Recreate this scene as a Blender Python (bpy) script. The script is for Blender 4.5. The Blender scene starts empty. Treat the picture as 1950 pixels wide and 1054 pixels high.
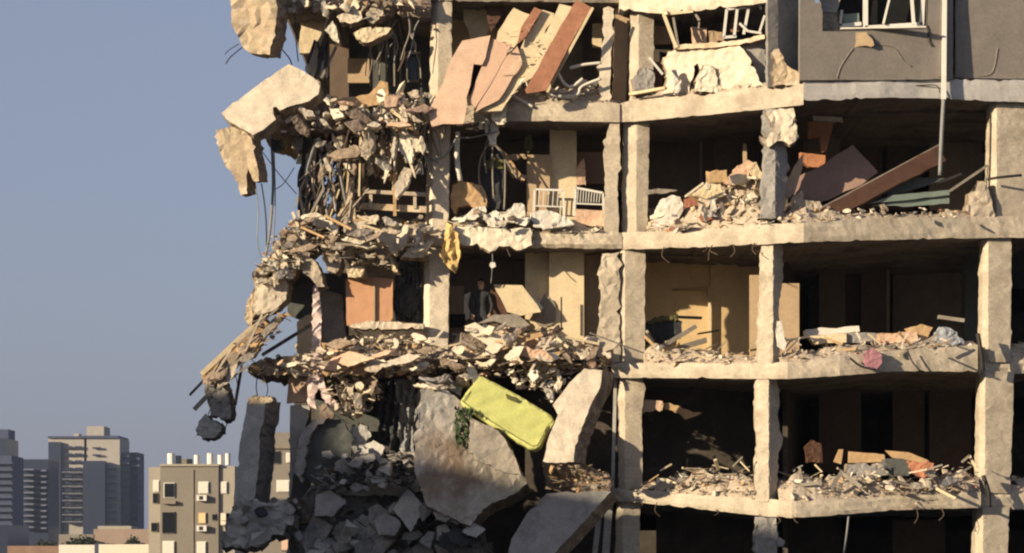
import bpy, bmesh, math, random
from mathutils import Vector, Matrix, noise, Quaternion
from mathutils.geometry import delaunay_2d_cdt
R = math.radians
scn = bpy.context.scene
col = scn.collection

# ------------------------------------------------------------------ camera, world, sun
F = 5000.0; CX = 975.0; HY = 1060.0; CAMZ = 12.0
cam = bpy.data.cameras.new("camera"); camo = bpy.data.objects.new("camera", cam); col.objects.link(camo)
camo.location = (0, 0, CAMZ); camo.rotation_euler = (R(90), 0, 0)
cam.sensor_width = 36; cam.lens = F / 1950 * 36; cam.shift_y = (HY - 527) / 1950
cam.clip_start = 0.5; cam.clip_end = 20000
scn.camera = camo

SUN_AZ = 54.0     # degrees left of the view axis, behind the camera
SUN_EL = 14.0
HAZE = 0.00010
w = bpy.data.worlds.new("World"); scn.world = w; w.use_nodes = True
nt = w.node_tree
sky = nt.nodes.new("ShaderNodeTexSky"); sky.sky_type = 'NISHITA'; sky.sun_disc = False
sky.sun_elevation = R(SUN_EL); sky.sun_rotation = R(180 + SUN_AZ)
sky.altitude = 0; sky.air_density = 1.0; sky.dust_density = 2.6; sky.ozone_density = 3.0
hz = nt.nodes.new("ShaderNodeMix"); hz.data_type = 'RGBA'; hz.inputs[0].default_value = 0.68
nt.links.new(sky.outputs[0], hz.inputs[6]); hz.inputs[7].default_value = (1.60, 1.64, 2.22, 1)   # evenly hazy air
nt.links.new(hz.outputs[2], nt.nodes["Background"].inputs[0])
nt.nodes["Background"].inputs[1].default_value = 0.098
sl = bpy.data.lights.new("sun", 'SUN'); sl.energy = 4.5; sl.angle = R(0.5); sl.color = (1.0, 0.82, 0.57)
so = bpy.data.objects.new("sun", sl); col.objects.link(so)
sd = Vector((-math.sin(R(SUN_AZ)) * math.cos(R(SUN_EL)), -math.cos(R(SUN_AZ)) * math.cos(R(SUN_EL)), math.sin(R(SUN_EL))))
so.rotation_euler = sd.to_track_quat('Z', 'Y').to_euler(); so.location = sd * 100
scn.view_settings.view_transform = 'Standard'; scn.view_settings.look = 'None'
scn.view_settings.gamma = 1; scn.view_settings.exposure = 0.88
scn.render.engine = 'CYCLES'
scn.cycles.max_bounces = 5; scn.cycles.diffuse_bounces = 3
scn.cycles.filter_width = 2.2

def X(px, py, d):
    return Vector(((px - CX) / F * d, d, (HY - py) / F * d + CAMZ))

# ------------------------------------------------------------------ materials
def mat(name, c, var=0.25, rough=0.9, bump=0.6, scale=3.0, c2=None, c2amt=0.5, metal=0, spec=0.2, dist=0.03, c2scale=1.0):
    m = bpy.data.materials.new(name); m.use_nodes = True
    n = m.node_tree.nodes; l = m.node_tree.links; b = n["Principled BSDF"]
    b.inputs["Roughness"].default_value = rough; b.inputs["Metallic"].default_value = metal
    b.inputs["Specular IOR Level"].default_value = spec
    tc = n.new("ShaderNodeTexCoord")
    def nz(s, det=6, r=0.6):
        t = n.new("ShaderNodeTexNoise"); t.inputs["Scale"].default_value = s
        t.inputs["Detail"].default_value = det + 1; t.inputs["Roughness"].default_value = r
        l.new(tc.outputs["Object"], t.inputs["Vector"]); return t
    a = nz(scale); f = nz(scale * 9, 4, 0.7)
    def ramp(src, lo, hi, p0=0.3, p1=0.7):
        r = n.new("ShaderNodeValToRGB"); r.color_ramp.elements[0].position = p0; r.color_ramp.elements[1].position = p1
        r.color_ramp.elements[0].color = (*lo, 1); r.color_ramp.elements[1].color = (*hi, 1)
        l.new(src.outputs["Fac"], r.inputs["Fac"]); return r
    d = tuple(x * (1 - var) for x in c); h = tuple(min(0.85, x * (1 + var * 0.5)) for x in c)
    r1 = ramp(a, d, h)
    out = r1.outputs[0]
    k = 1 - var * 0.9
    r2 = ramp(f, (k, k, k), (1.06, 1.05, 1.03), 0.35, 0.6)
    mx = n.new("ShaderNodeMix"); mx.data_type = 'RGBA'; mx.blend_type = 'MULTIPLY'; mx.inputs[0].default_value = 1
    l.new(out, mx.inputs[6]); l.new(r2.outputs[0], mx.inputs[7]); out = mx.outputs[2]
    if c2:
        s = nz(c2scale, 5, 0.65); r3 = ramp(s, (0, 0, 0), (1, 1, 1), 1 - c2amt - 0.08, 1 - c2amt + 0.08)
        m3 = n.new("ShaderNodeMix"); m3.data_type = 'RGBA'
        l.new(r3.outputs[0], m3.inputs[0]); l.new(out, m3.inputs[6]); m3.inputs[7].default_value = (*c2, 1); out = m3.outputs[2]
    l.new(out, b.inputs["Base Color"])
    if bump:
        bp = n.new("ShaderNodeBump"); bp.inputs["Strength"].default_value = bump; bp.inputs["Distance"].default_value = dist * .45
        ad = n.new("ShaderNodeMath"); ad.operation = 'MULTIPLY_ADD'; ad.inputs[1].default_value = 0.45
        l.new(f.outputs["Fac"], ad.inputs[0]); l.new(a.outputs["Fac"], ad.inputs[2])
        l.new(ad.outputs[0], bp.inputs["Height"]); l.new(bp.outputs[0], b.inputs["Normal"])
    return m
M = {}
def mk(k, *a, **kw): M[k] = mat(k, *a, **kw)
mk('concrete_warm', (.47, .40, .315), c2=(.26, .22, .18), c2amt=.42, c2scale=1.6, dist=.05)
mk('concrete_col', (.49, .425, .335), c2=(.31, .26, .20), c2amt=.42, c2scale=1.2, scale=2.2, dist=.03, bump=.5)
mk('concrete_pale', (.62, .54, .43), c2=(.45, .37, .28), c2amt=.38, c2scale=2.0, dist=.05)
mk('concrete_tan', (.52, .41, .28), c2=(.62, .53, .41), c2amt=.4, c2scale=2.5, dist=.06)
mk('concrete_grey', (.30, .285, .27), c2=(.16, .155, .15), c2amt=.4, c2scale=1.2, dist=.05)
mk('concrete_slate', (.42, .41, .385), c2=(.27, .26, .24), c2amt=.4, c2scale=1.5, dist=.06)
mk('boulder_concrete', (.56, .52, .46), c2=(.38, .34, .29), c2amt=.44, c2scale=1.6, dist=.12, scale=4, var=.35)
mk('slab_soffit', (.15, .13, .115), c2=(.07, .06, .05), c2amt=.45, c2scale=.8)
mk('broken_brown', (.32, .25, .19), c2=(.16, .12, .09), c2amt=.5, c2scale=4, dist=.07)
mk('aggregate', (.40, .32, .235), c2=(.20, .15, .11), c2amt=.5, c2scale=6, scale=7, dist=.10, bump=1, var=.4)
mk('aggregate_dark', (.27, .255, .235), c2=(.15, .14, .125), c2amt=.5, c2scale=6, scale=7, dist=.10, bump=1, var=.4)
mk('band_white', (.46, .44, .42), var=.12, c2=(.36, .33, .30), c2amt=.35, c2scale=1.0, bump=.25)
mk('facade_render', (.235, .208, .185), var=.16, c2=(.185, .16, .145), c2amt=.38, c2scale=.7, bump=.3, scale=1.5)
mk('plaster_cream', (.60, .50, .34), var=.15, c2=(.50, .41, .27), c2amt=.35, bump=.3)
mk('plaster_bright', (.66, .60, .48), var=.15, c2=(.5, .42, .31), c2amt=.35, c2scale=2.5, bump=.4)
mk('plaster_yellow', (.66, .49, .27), var=.1, c2=(.55, .38, .17), c2amt=.35, bump=.2)
mk('plaster_tan', (.42, .31, .20), var=.15, c2=(.34, .25, .17), c2amt=.4, bump=.3)
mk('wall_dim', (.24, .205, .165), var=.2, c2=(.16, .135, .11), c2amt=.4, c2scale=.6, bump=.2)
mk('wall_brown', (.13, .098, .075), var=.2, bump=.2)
mk('wall_shade_dark', (.095, .08, .066), var=.35, c2=(.05, .042, .035), c2amt=.5, c2scale=.5, bump=.2)  # near-black colour puts the rooms' deep shade into the walls
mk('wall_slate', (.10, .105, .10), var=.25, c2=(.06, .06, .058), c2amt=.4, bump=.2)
mk('board_salmon', (.57, .40, .29), var=.18, c2=(.66, .44, .30), c2amt=.4, bump=.15, rough=.75)
mk('board_pink', (.52, .35, .25), var=.12, c2=(.60, .48, .34), c2amt=.4, bump=.2)
mk('board_red', (.32, .15, .09), var=.25, c2=(.42, .26, .18), c2amt=.35, c2scale=1.5, bump=.2, rough=.7, scale=5)
mk('board_dark', (.095, .050, .035), var=.25, bump=.2, rough=.6, scale=4)
mk('board_cream', (.60, .50, .33), var=.18, c2=(.46, .35, .22), c2amt=.4, bump=.3)
mk('panel_orange', (.44, .20, .10), var=.3, bump=.15, rough=.6)
mk('door_orange', (.47, .26, .155), var=.10, bump=.15, rough=.6)
mk('panel_mauve', (.30, .20, .165), var=.15, bump=.2)
mk('wood_tan', (.46, .31, .17), var=.25, bump=.3, scale=5)
mk('wood_grey', (.27, .24, .20), var=.3, bump=.4, scale=6)
mk('lime_fabric', (.46, .475, .17), var=.14, bump=.25, scale=2.2, dist=.05, spec=.1)
mk('mustard_cloth', (.56, .40, .17), var=.25, bump=.5, scale=5)
mk('pink_cloth', (.56, .45, .43), var=.12, bump=.5, scale=6)
mk('beige_cloth', (.44, .35, .25), var=.25, bump=.6, scale=6)
mk('grey_cloth', (.22, .23, .24), var=.25, bump=.6, scale=6)
mk('dark_cloth', (.045, .048, .052), var=.3, bump=.6, scale=6)
mk('mauve_cloth', (.33, .16, .19), var=.2, bump=.6, scale=9)
mk('blue_grey_cloth', (.30, .32, .36), var=.3, bump=.6, scale=9)
mk('terracotta_cloth', (.45, .20, .12), var=.2, bump=.5, scale=7)
mk('green_leaf', (.045, .07, .03), var=.4, bump=.3, scale=8)
mk('olive_cloth', (.13, .12, .05), var=.4, bump=.6, scale=5)
mk('white_paint', (.60, .585, .54), var=.08, bump=.1, rough=.5)
mk('white_dusty', (.64, .60, .53), var=.18, bump=.4, c2=(.48, .42, .34), c2amt=.3, c2scale=3)
mk('glass_green', (.16, .20, .17), var=.15, bump=.1, rough=.35, spec=.5)
mk('steel_rust', (.11, .075, .055), var=.3, bump=.3, rough=.7, scale=10)
mk('steel_dark', (.035, .032, .03), var=.3, bump=.2, rough=.6)
mk('cable_black', (.03, .03, .035), var=.2, bump=0, rough=.6)
mk('cable_grey', (.22, .22, .22), var=.2, bump=0, rough=.6)
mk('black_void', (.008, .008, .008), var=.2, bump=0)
mk('pane_dark', (.012, .013, .015), var=.1, bump=0, rough=.12, spec=.5)
mk('tile_red', (.36, .15, .10), var=.3, bump=.3)
mk('dust_mound', (.50, .42, .33), c2=(.36, .29, .22), c2amt=.45, c2scale=5, scale=9, dist=.05, bump=.9)
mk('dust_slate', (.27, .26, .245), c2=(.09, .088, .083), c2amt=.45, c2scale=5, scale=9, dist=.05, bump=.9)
mk('ground_dirt', (.13, .115, .095), scale=.02, c2=(.07, .08, .05), c2amt=.5, c2scale=.01, bump=.2)
mk('tower_beige', (.29, .27, .245), var=.06, bump=0, scale=.1)
mk('tower_blue_shade', (.05, .06, .10), var=.1, bump=0, scale=.1)  # navy that carries the shade of the tower walls in its colour
mk('tower_glass_shade', (.028, .035, .06), var=.1, bump=0, rough=.3)  # navy for window glass and for walls painted as shaded
mk('tower_pale', (.12, .13, .17), var=.1, bump=0)
mk('mid_render', (.19, .17, .145), var=.06, bump=.1, scale=.5)
mk('mid_pale', (.29, .265, .22), var=.06, bump=.1, scale=.5)
mk('roof_pink', (.27, .205, .165), var=.12, bump=.2, scale=.3)
mk('roof_orange', (.24, .155, .11), var=.2, bump=.3, scale=.6)
mk('foliage_dark', (.035, .045, .02), var=.4, bump=.5, scale=1)

def stain(m, centre, rad, c, soft=.35):
    # one dirt stain with a ragged outline at a fixed place on the object
    n = m.node_tree.nodes; l = m.node_tree.links; b = n["Principled BSDF"]
    src = b.inputs["Base Color"].links[0].from_socket
    tc = n.new("ShaderNodeTexCoord"); nz = n.new("ShaderNodeTexNoise"); nz.inputs["Scale"].default_value = 2.2; nz.inputs["Detail"].default_value = 6
    l.new(tc.outputs["Object"], nz.inputs["Vector"])
    ds = n.new("ShaderNodeVectorMath"); ds.operation = 'DISTANCE'; l.new(tc.outputs["Object"], ds.inputs[0]); ds.inputs[1].default_value = centre
    ad = n.new("ShaderNodeMath"); ad.operation = 'MULTIPLY_ADD'; l.new(nz.outputs["Fac"], ad.inputs[0]); ad.inputs[1].default_value = 2.2; l.new(ds.outputs["Value"], ad.inputs[2])
    mr = n.new("ShaderNodeMapRange"); l.new(ad.outputs[0], mr.inputs[0]); mr.inputs[1].default_value = rad + 1.1 - soft; mr.inputs[2].default_value = rad + 1.1 + soft
    mr.inputs[3].default_value = .9; mr.inputs[4].default_value = 0
    mx = n.new("ShaderNodeMix"); mx.data_type = 'RGBA'; l.new(mr.outputs[0], mx.inputs[0]); l.new(src, mx.inputs[6]); mx.inputs[7].default_value = (*c, 1)
    l.new(mx.outputs[2], b.inputs["Base Color"])

# ------------------------------------------------------------------ object helpers
def tag(o, label=None, cat=None, group=None, kind=None):
    if label: o['label'] = label
    if cat: o['category'] = cat
    if group: o['group'] = group
    if kind: o['kind'] = kind
    return o

def obj(name, vs, fs, mats, parent=None, mi=None, smooth=False):
    """link a mesh given in world coordinates, its origin at its base centre"""
    me = bpy.data.meshes.new(name)
    xs = [v[0] for v in vs]; ys = [v[1] for v in vs]; zs = [v[2] for v in vs]
    c = Vector(((min(xs) + max(xs)) / 2, (min(ys) + max(ys)) / 2, min(zs)))
    me.from_pydata([(v[0] - c[0], v[1] - c[1], v[2] - c[2]) for v in vs], [], fs)
    if not isinstance(mats, (list, tuple)): mats = [mats]
    for m in mats: me.materials.append(M[m])
    if mi: me.polygons.foreach_set("material_index", mi)
    if smooth: me.polygons.foreach_set("use_smooth", [True] * len(me.polygons))
    bm = bmesh.new(); bm.from_mesh(me); bmesh.ops.recalc_face_normals(bm, faces=bm.faces); bm.to_mesh(me); bm.free()
    me.update()
    o = bpy.data.objects.new(name, me); col.objects.link(o)
    if parent:
        o.parent = parent
        pl = Vector(parent.location)
        p = parent.parent
        while p: pl += Vector(p.location); p = p.parent
        o.location = c - pl
    else: o.location = c
    return o

def empty(name, loc):
    o = bpy.data.objects.new(name, None); col.objects.link(o); o.location = loc; o.empty_display_size = .3
    return o

def inside(x, y, P):
    r = False; n = len(P); j = n - 1
    for i in range(n):
        xi, yi = P[i]; xj, yj = P[j]
        if (yi > y) != (yj > y) and x < (xj - xi) * (y - yi) / (yj - yi) + xi: r = not r
        j = i
    return r

def densify(P, step, jag, rnd, bulge=0):
    out = []
    n = len(P)
    for i in range(n):
        a = Vector(P[i]); b = Vector(P[(i + 1) % n]); L = (b - a).length
        k = max(1, int(L / step)); nrm = Vector((-(b - a).y, (b - a).x)) / max(L, 1e-6)
        out.append((a.x + rnd.uniform(-jag, jag) * .6, a.y + rnd.uniform(-jag, jag) * .6))
        s = rnd.uniform(0, 99)
        for q in range(1, k):
            t = q / k; p = a.lerp(b, t)
            o = (noise.noise(Vector((p.x * .05 + s, p.y * .05, s))) * .9 + rnd.uniform(-.7, .7)) * jag
            if rnd.random() < .10: o += rnd.choice((-1, 1)) * rnd.uniform(1, 2.6) * jag
            p = p + nrm * o
            out.append((p.x, p.y))
    return out

_seed = [0]
def chunk_geo(P, d, ext=(0, 0, .4), gx=0, gy=0, jag=1.5, step=9, amp=.03, grid=None, seed=None, rings=2, wave=None, taper=0, fold=None):
    """a rough solid: outline P (photo px) at distance d, thickness ext=(dx px, dy px, metres back)"""
    _seed[0] += 1; rnd = random.Random(seed if seed is not None else _seed[0] * 7 + 3)
    D = densify(P, step, jag, rnd)
    amp *= .6
    xs = [p[0] for p in D]; ys = [p[1] for p in D]
    cx = sum(p[0] for p in P) / len(P); cy = sum(p[1] for p in P) / len(P)
    W = max(xs) - min(xs); H = max(ys) - min(ys)
    g = grid or max(5, min(30, math.sqrt(W * H) / 9))
    pts = [Vector(p) for p in D]; nb = len(pts)
    y = min(ys) + g / 2
    while y < max(ys):
        x = min(xs) + g / 2
        while x < max(xs):
            q = (x + rnd.uniform(-g, g) * .35, y + rnd.uniform(-g, g) * .35)
            if inside(q[0], q[1], D):
                if min((q[0] - a[0]) ** 2 + (q[1] - a[1]) ** 2 for a in D) > (g * .35) ** 2: pts.append(Vector(q))
            x += g
        y += g
    if fold:
        yy = min(ys) + 4
        while yy < max(ys) - 3:
            if inside(fold[0], yy, D) and min((fold[0] - a[0]) ** 2 + (yy - a[1]) ** 2 for a in D) > 4: pts.append(Vector((fold[0] + rnd.uniform(-.8, .8), yy)))
            yy += 6
    v2, e2, f2, ov, oe, of = delaunay_2d_cdt(pts, [(i, (i + 1) % nb) for i in range(nb)], [], 1, 1e-4)
    # keep boundary order: map input boundary index -> output vertex
    mp = {}
    for oi, srcs in enumerate(ov):
        for s in srcs: mp[s] = oi
    ring = [mp[i] for i in range(nb)]
    s0 = rnd.uniform(0, 50); front = []
    m = d / F
    E = Vector((ext[0] * m, ext[2], -ext[1] * m))
    for p in v2:
        n1 = noise.fractal(Vector((p.x * m * 1.3 + s0, p.y * m * 1.3, s0)), 1, 2, 4) * amp * 1.6
        n1 += rnd.uniform(-amp, amp) * .5
        if wave: n1 += wave[0] * math.sin((p.x * wave[1] + p.y * wave[2]) + 2 * noise.noise(Vector((p.x * .03, p.y * .03, s0))))
        if fold: n1 += (p.x - fold[0]) * (fold[2] if p.x > fold[0] else -fold[1])
        front.append(X(p.x, p.y, d + gx * (p.x - cx) + gy * (p.y - cy) + n1))
    nv = len(front)
    cen = X(cx, cy, d)
    back = [(p + E) if not taper else (cen + (p - cen) * (1 - taper) + E) for p in front]
    vs = front + back; fs = []; global _nside
    for f in f2: fs.append(tuple(f)); fs.append(tuple(nv + i for i in reversed(f)))
    prev = ring; _nside = len(fs)
    for k in range(1, rings):
        t = k / rings; base = len(vs)
        for i in ring:
            a = front[i]; b = back[i]
            vs.append(a.lerp(b, t) + Vector([rnd.uniform(-1, 1) * amp * 1.3 for _ in range(3)]))
        cur = list(range(base, base + nb))
        for i in range(nb):
            j = (i + 1) % nb
            fs.append((prev[i], prev[j], cur[j], cur[i]))
        prev = cur
    cur = [nv + i for i in ring]
    for i in range(nb):
        j = (i + 1) % nb
        if len({prev[i], prev[j], cur[j], cur[i]}) == 4: fs.append((prev[i], prev[j], cur[j], cur[i]))
    return vs, fs

def K(name, label, cat, mats, P, d=60, ext=(0, 0, .4), parent=None, group=None, kind=None, smooth=False, **kw):
    agg = isinstance(mats, str) and ext[2] >= .25 and (mats.startswith('concrete') or mats.startswith('boulder') or mats.startswith('plaster')) and name != 'column'
    if agg: kw.setdefault('rings', 4)
    vs, fs = chunk_geo(P, d, ext, **kw)
    mi = None
    if agg: mats = [mats, 'aggregate_dark' if 'slate' in mats else 'aggregate']; mi = [0] * _nside + [1] * (len(fs) - _nside)
    o = obj(name, vs, fs, mats, parent, mi, smooth=smooth)
    return tag(o, label, cat, group, kind)

def sheet(name, label, cat, m, P, d, th=.02, parent=None, group=None, **kw):
    kw.setdefault('jag', .5); kw.setdefault('amp', .004); kw.setdefault('rings', 1); kw.setdefault('step', 14)
    return K(name, label, cat, m, P, d, (0, 0, th), parent, group, **kw)

def box_geo(a, b, wd, th, up=None):
    """bar from a to b (world), wd across in the picture plane, th in depth"""
    a = Vector(a); b = Vector(b); t = (b - a).normalized()
    u = Vector((0, 1, 0)) if up is None else Vector(up)
    s = t.cross(u)
    if s.length < 1e-3: s = t.cross(Vector((1, 0, 0)))
    s.normalize(); u2 = s.cross(t).normalized()
    vs = []
    for p in (a, b):
        for i, j in ((-1, -1), (1, -1), (1, 1), (-1, 1)):
            vs.append(p + s * wd / 2 * i + u2 * th / 2 * j)
    fs = [(0, 1, 2, 3), (7, 6, 5, 4), (0, 4, 5, 1), (1, 5, 6, 2), (2, 6, 7, 3), (3, 7, 4, 0)]
    return vs, fs

def bar(name, label, cat, m, A, B, wpx, th=.05, parent=None, group=None, d=60, up=None):
    A = A if len(A) == 3 else (*A, d); B = B if len(B) == 3 else (*B, d)
    vs, fs = box_geo(X(*A), X(*B), wpx * (A[2] / F), th, up)
    return tag(obj(name, vs, fs, m, parent), label, cat, group)

def tube_geo(P, r, seg=6, n=5):
    P = [Vector(p) for p in P]; Q = []
    if len(P) > 2:
        for i in range(len(P) - 1):
            p0 = P[max(i - 1, 0)]; p1 = P[i]; p2 = P[i + 1]; p3 = P[min(i + 2, len(P) - 1)]
            for k in range(n):
                t = k / n
                Q.append(.5 * ((2 * p1) + (-p0 + p2) * t + (2 * p0 - 5 * p1 + 4 * p2 - p3) * t * t + (-p0 + 3 * p1 - 3 * p2 + p3) * t ** 3))
        Q.append(P[-1])
    else: Q = P
    vs = []; fs = []
    for i, q in enumerate(Q):
        t = (Q[min(i + 1, len(Q) - 1)] - Q[max(i - 1, 0)]).normalized()
        u = t.cross(Vector((0, 1, 0)))
        if u.length < 1e-3: u = t.cross(Vector((1, 0, 0)))
        u.normalize(); v = t.cross(u)
        for k in range(seg):
            a = 2 * math.pi * k / seg; vs.append(q + (u * math.cos(a) + v * math.sin(a)) * r)
        if i:
            for k in range(seg):
                fs.append(((i - 1) * seg + k, (i - 1) * seg + (k + 1) % seg, i * seg + (k + 1) % seg, i * seg + k))
    fs.append(tuple(range(seg))); fs.append(tuple(reversed(range(len(vs) - seg, len(vs)))))
    return vs, fs

def tube(name, label, cat, m, P, r, parent=None, group=None, d=60):
    P = [X(*(p if len(p) == 3 else (*p, d))) for p in P]
    vs, fs = tube_geo(P, r)
    return tag(obj(name, vs, fs, m, parent, smooth=True), label, cat, group)

# ---- prototypes of broken pieces
PR = random.Random(11)
def hull(k, sc, n):
    bm = bmesh.new()
    for _ in range(n):
        v = Vector((PR.gauss(0, 1), PR.gauss(0, 1), PR.gauss(0, 1))).normalized() * PR.uniform(.75, 1.0)
        # boxier than a ball: push toward cube corners
        v = Vector([math.copysign(abs(c) ** .6, c) for c in v]) * .62
        bm.verts.new((v.x * sc[0], v.y * sc[1], v.z * sc[2]))
    r = bmesh.ops.convex_hull(bm, input=bm.verts)
    loose = [v for v in bm.verts if not v.link_faces]
    bmesh.ops.delete(bm, geom=loose, context='VERTS')
    bmesh.ops.dissolve_limit(bm, angle_limit=R(14), verts=bm.verts, edges=bm.edges)
    bm.verts.index_update()
    vs = [v.co.copy() for v in bm.verts]; fs = [tuple(v.index for v in f.verts) for f in bm.faces]; bm.free()
    return vs, fs
ROCKS = [hull(i, (1, PR.uniform(.6, 1), PR.uniform(.45, .9)), PR.randint(7, 11)) for i in range(16)]
SHARDS = [hull(i, (1.15, PR.uniform(.35, .9), PR.uniform(.07, .16)), PR.randint(7, 11)) for i in range(12)]
RAGS = [hull(i, (PR.uniform(.12, .35), PR.uniform(.04, .1), 1.2), PR.randint(8, 14)) for i in range(10)]
STICKS = [hull(i, (1.5, PR.uniform(.07, .13), PR.uniform(.05, .10)), 12) for i in range(5)]

WARM = ['concrete_warm', 'concrete_pale', 'plaster_bright', 'broken_brown', 'concrete_grey', 'white_dusty', 'concrete_tan', 'wood_tan', 'tile_red', 'dark_cloth']
WWARM = [5, 6, 3, 4, 2, 2, 3, 2, .6, 1.2]
PINKW = ['concrete_pale', 'board_pink', 'concrete_warm', 'broken_brown', 'plaster_bright', 'wood_tan', 'dark_cloth']
WPINK = [5, 3, 4, 4, 2, 1, 1]
BRIGHT = ['plaster_bright', 'white_dusty', 'concrete_pale', 'broken_brown', 'tile_red']
WBRIGHT = [5, 5, 5, 2, .5]
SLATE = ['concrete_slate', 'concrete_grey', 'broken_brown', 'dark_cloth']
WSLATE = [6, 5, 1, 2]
BROWN = ['broken_brown', 'wood_tan', 'concrete_tan', 'concrete_warm', 'wood_grey']
WBROWN = [5, 3, 2, 2, 2]
PAL = {'warm': (WARM, WWARM), 'pink': (PINKW, WPINK), 'bright': (BRIGHT, WBRIGHT), 'slate': (SLATE, WSLATE), 'brown': (BROWN, WBROWN)}
proto_mesh = {}
def frag_thing(name, label, cat, group, pos, size, rot, proto, m):
    key = (id(proto), m)
    if key not in proto_mesh:
        me = bpy.data.meshes.new(name); me.from_pydata([tuple(v) for v in proto[0]], [], proto[1]); me.materials.append(M[m])
        proto_mesh[key] = me
    o = bpy.data.objects.new(name, proto_mesh[key]); col.objects.link(o)
    o.location = pos; o.scale = (size,) * 3; o.rotation_euler = rot
    return tag(o, label, cat, group)

def scatter(spots, pal, seed, stuff, things=0, tlabel=None, tgroup=None, smin=.03, smax=.14, tmin=.10, tmax=.22,
            base=None, flat=.62, sticks=.16, parent=None, rags=0):
    """spots(rnd)->world point.  stuff=(name,label,category,count)"""
    rnd = random.Random(seed); mats, wts = PAL[pal]
    vs, fs, mi = [], [], []
    if base:
        vs += base[0]; fs += base[1]; mi += [len(mats)] * len(base[1])
    for _ in range(stuff[3]):
        p = spots(rnd)
        if p is None: continue
        q = rnd.random()
        proto = rnd.choice(STICKS) if q < sticks else (rnd.choice(SHARDS) if q < sticks + flat else rnd.choice(ROCKS))
        s = smin + (smax * 1.45 - smin) * rnd.random() ** 2.6
        if q < sticks: s *= 1.5
        hang = rnd.random() < rags
        if hang: proto = rnd.choice(RAGS); s *= 1.7
        Rm = Matrix.Rotation(rnd.uniform(0, 6.28), 3, 'Z') @ Matrix.Rotation(rnd.gauss(.15, .42), 3, 'X') @ Matrix.Rotation(rnd.gauss(0, .32), 3, 'Y')
        if hang: Rm = Matrix.Rotation(rnd.uniform(0, 6.28), 3, 'Z') @ Matrix.Rotation(rnd.gauss(0, .3), 3, 'X')
        b = len(vs)
        for v in proto[0]: vs.append(p + Rm @ (v * s))
        k = rnd.choices(range(len(mats)), wts)[0]
        for f in proto[1]: fs.append(tuple(b + i for i in f)); mi.append(k)
    me = obj(stuff[0], vs, fs, mats + (['dust_slate' if pal == 'slate' else 'dust_mound'] if base else []), None, mi)
    tag(me, stuff[1], stuff[2], None, 'stuff')
    nm = {'slate': 'concrete_fragment'}.get(pal, 'concrete_fragment')
    for _ in range(int(things * .7)):
        p = spots(rnd)
        if p is None: continue
        q = rnd.random(); proto = rnd.choice(SHARDS) if q < .45 else rnd.choice(ROCKS)
        s = tmin + (tmax - tmin) * rnd.random() ** 1.6
        k = rnd.choices(mats[:3], wts[:3])[0]
        frag_thing(nm, tlabel, 'rubble', tgroup, p, s, (rnd.gauss(0, .6), rnd.gauss(0, .6), rnd.uniform(0, 6.28)), proto, k)

def pieces(poly, n, d0, d1, seed, s0, s1, pal, name, label, cat, group, hang=0, th=(.05, .22), flatx=.38, ang0=0):
    rnd = random.Random(seed); mats, wts = PAL[pal]
    xs = [p[0] for p in poly]; ys = [p[1] for p in poly]
    for _ in range(n):
        for _ in range(40):
            x = rnd.uniform(min(xs), max(xs)); y = rnd.uniform(min(ys), max(ys))
            if inside(x, y, poly): break
        s = s0 + (s1 - s0) * rnd.random() ** 1.8; asp = rnd.uniform(.55, .95) if pal == 'slate' else rnd.uniform(.16, .62)
        ang = rnd.gauss(1.45, .35) if rnd.random() < hang else rnd.gauss(ang0, flatx)
        ca, sa = math.cos(ang), math.sin(ang); k = rnd.randint(4, 6); P = []
        for i in range(k):
            t = 6.283 * (i + rnd.uniform(-.25, .25)) / k
            u = math.cos(t) * s / 2 * rnd.uniform(.8, 1.15); v = math.sin(t) * s / 2 * asp * rnd.uniform(.8, 1.2)
            P.append((x + u * ca - v * sa, y + u * sa + v * ca))
        K(name, label, cat, rnd.choices(mats[:5], wts[:5])[0], P, rnd.uniform(d0, d1), (rnd.uniform(-3, 4), rnd.uniform(-4, 4), rnd.uniform(*th)), None, group,
          gx=rnd.uniform(-.008, .010), gy=rnd.uniform(-.014, .004), jag=1.1, amp=.04, step=5)

def lerp_tab(T, x, c=1):
    if x <= T[0][0]: return T[0][c]
    for a, b in zip(T, T[1:]):
        if x <= b[0]: return a[c] + (b[c] - a[c]) * (x - a[0]) / (b[0] - a[0])
    return T[-1][c]

def heap(edge, prof, seed, pal, stuff, depth=2.4, peak=.9, front=.05, **kw):
    """debris heaped on a floor. edge: slab table (px, ytop, ybot, d); prof: (px, ytop of heap)"""
    x0, x1 = prof[0][0], prof[-1][0]
    def surf(px, v):
        d0 = lerp_tab(edge, px, 3); zf = X(px, lerp_tab(edge, px, 1), d0).z
        dd = d0 + front + v * depth
        zt = X(px, lerp_tab(prof, px), d0 + peak).z
        t = v * depth
        sh = min(1, (t / peak)) ** .75 if t < peak else max(0.0, 1 - ((t - peak) / (depth - peak)) ** 1.5 * .8)
        h = max(0.02, zt - zf)
        n = noise.fractal(Vector((px * .035, dd * 1.7, seed)), 1, 2, 4)
        return Vector(((px - CX) / F * d0, dd, zf - .02 + h * sh * (.78 + .35 * n)))
    nx = max(4, int((x1 - x0) / 7)); ny = 9; vs = []; fs = []
    for j in range(ny + 1):
        for i in range(nx + 1):
            vs.append(surf(x0 + (x1 - x0) * i / nx, j / ny))
    for j in range(ny):
        for i in range(nx):
            a = j * (nx + 1) + i; fs.append((a, a + 1, a + nx + 2, a + nx + 1))
    def spots(r):
        px = r.uniform(x0, x1); v = r.random() ** 1.5 * .8
        p = surf(px, v); p.z += r.uniform(-.02, .05); return p
    scatter(spots, pal, seed, stuff, base=(vs, fs), **kw)

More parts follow.
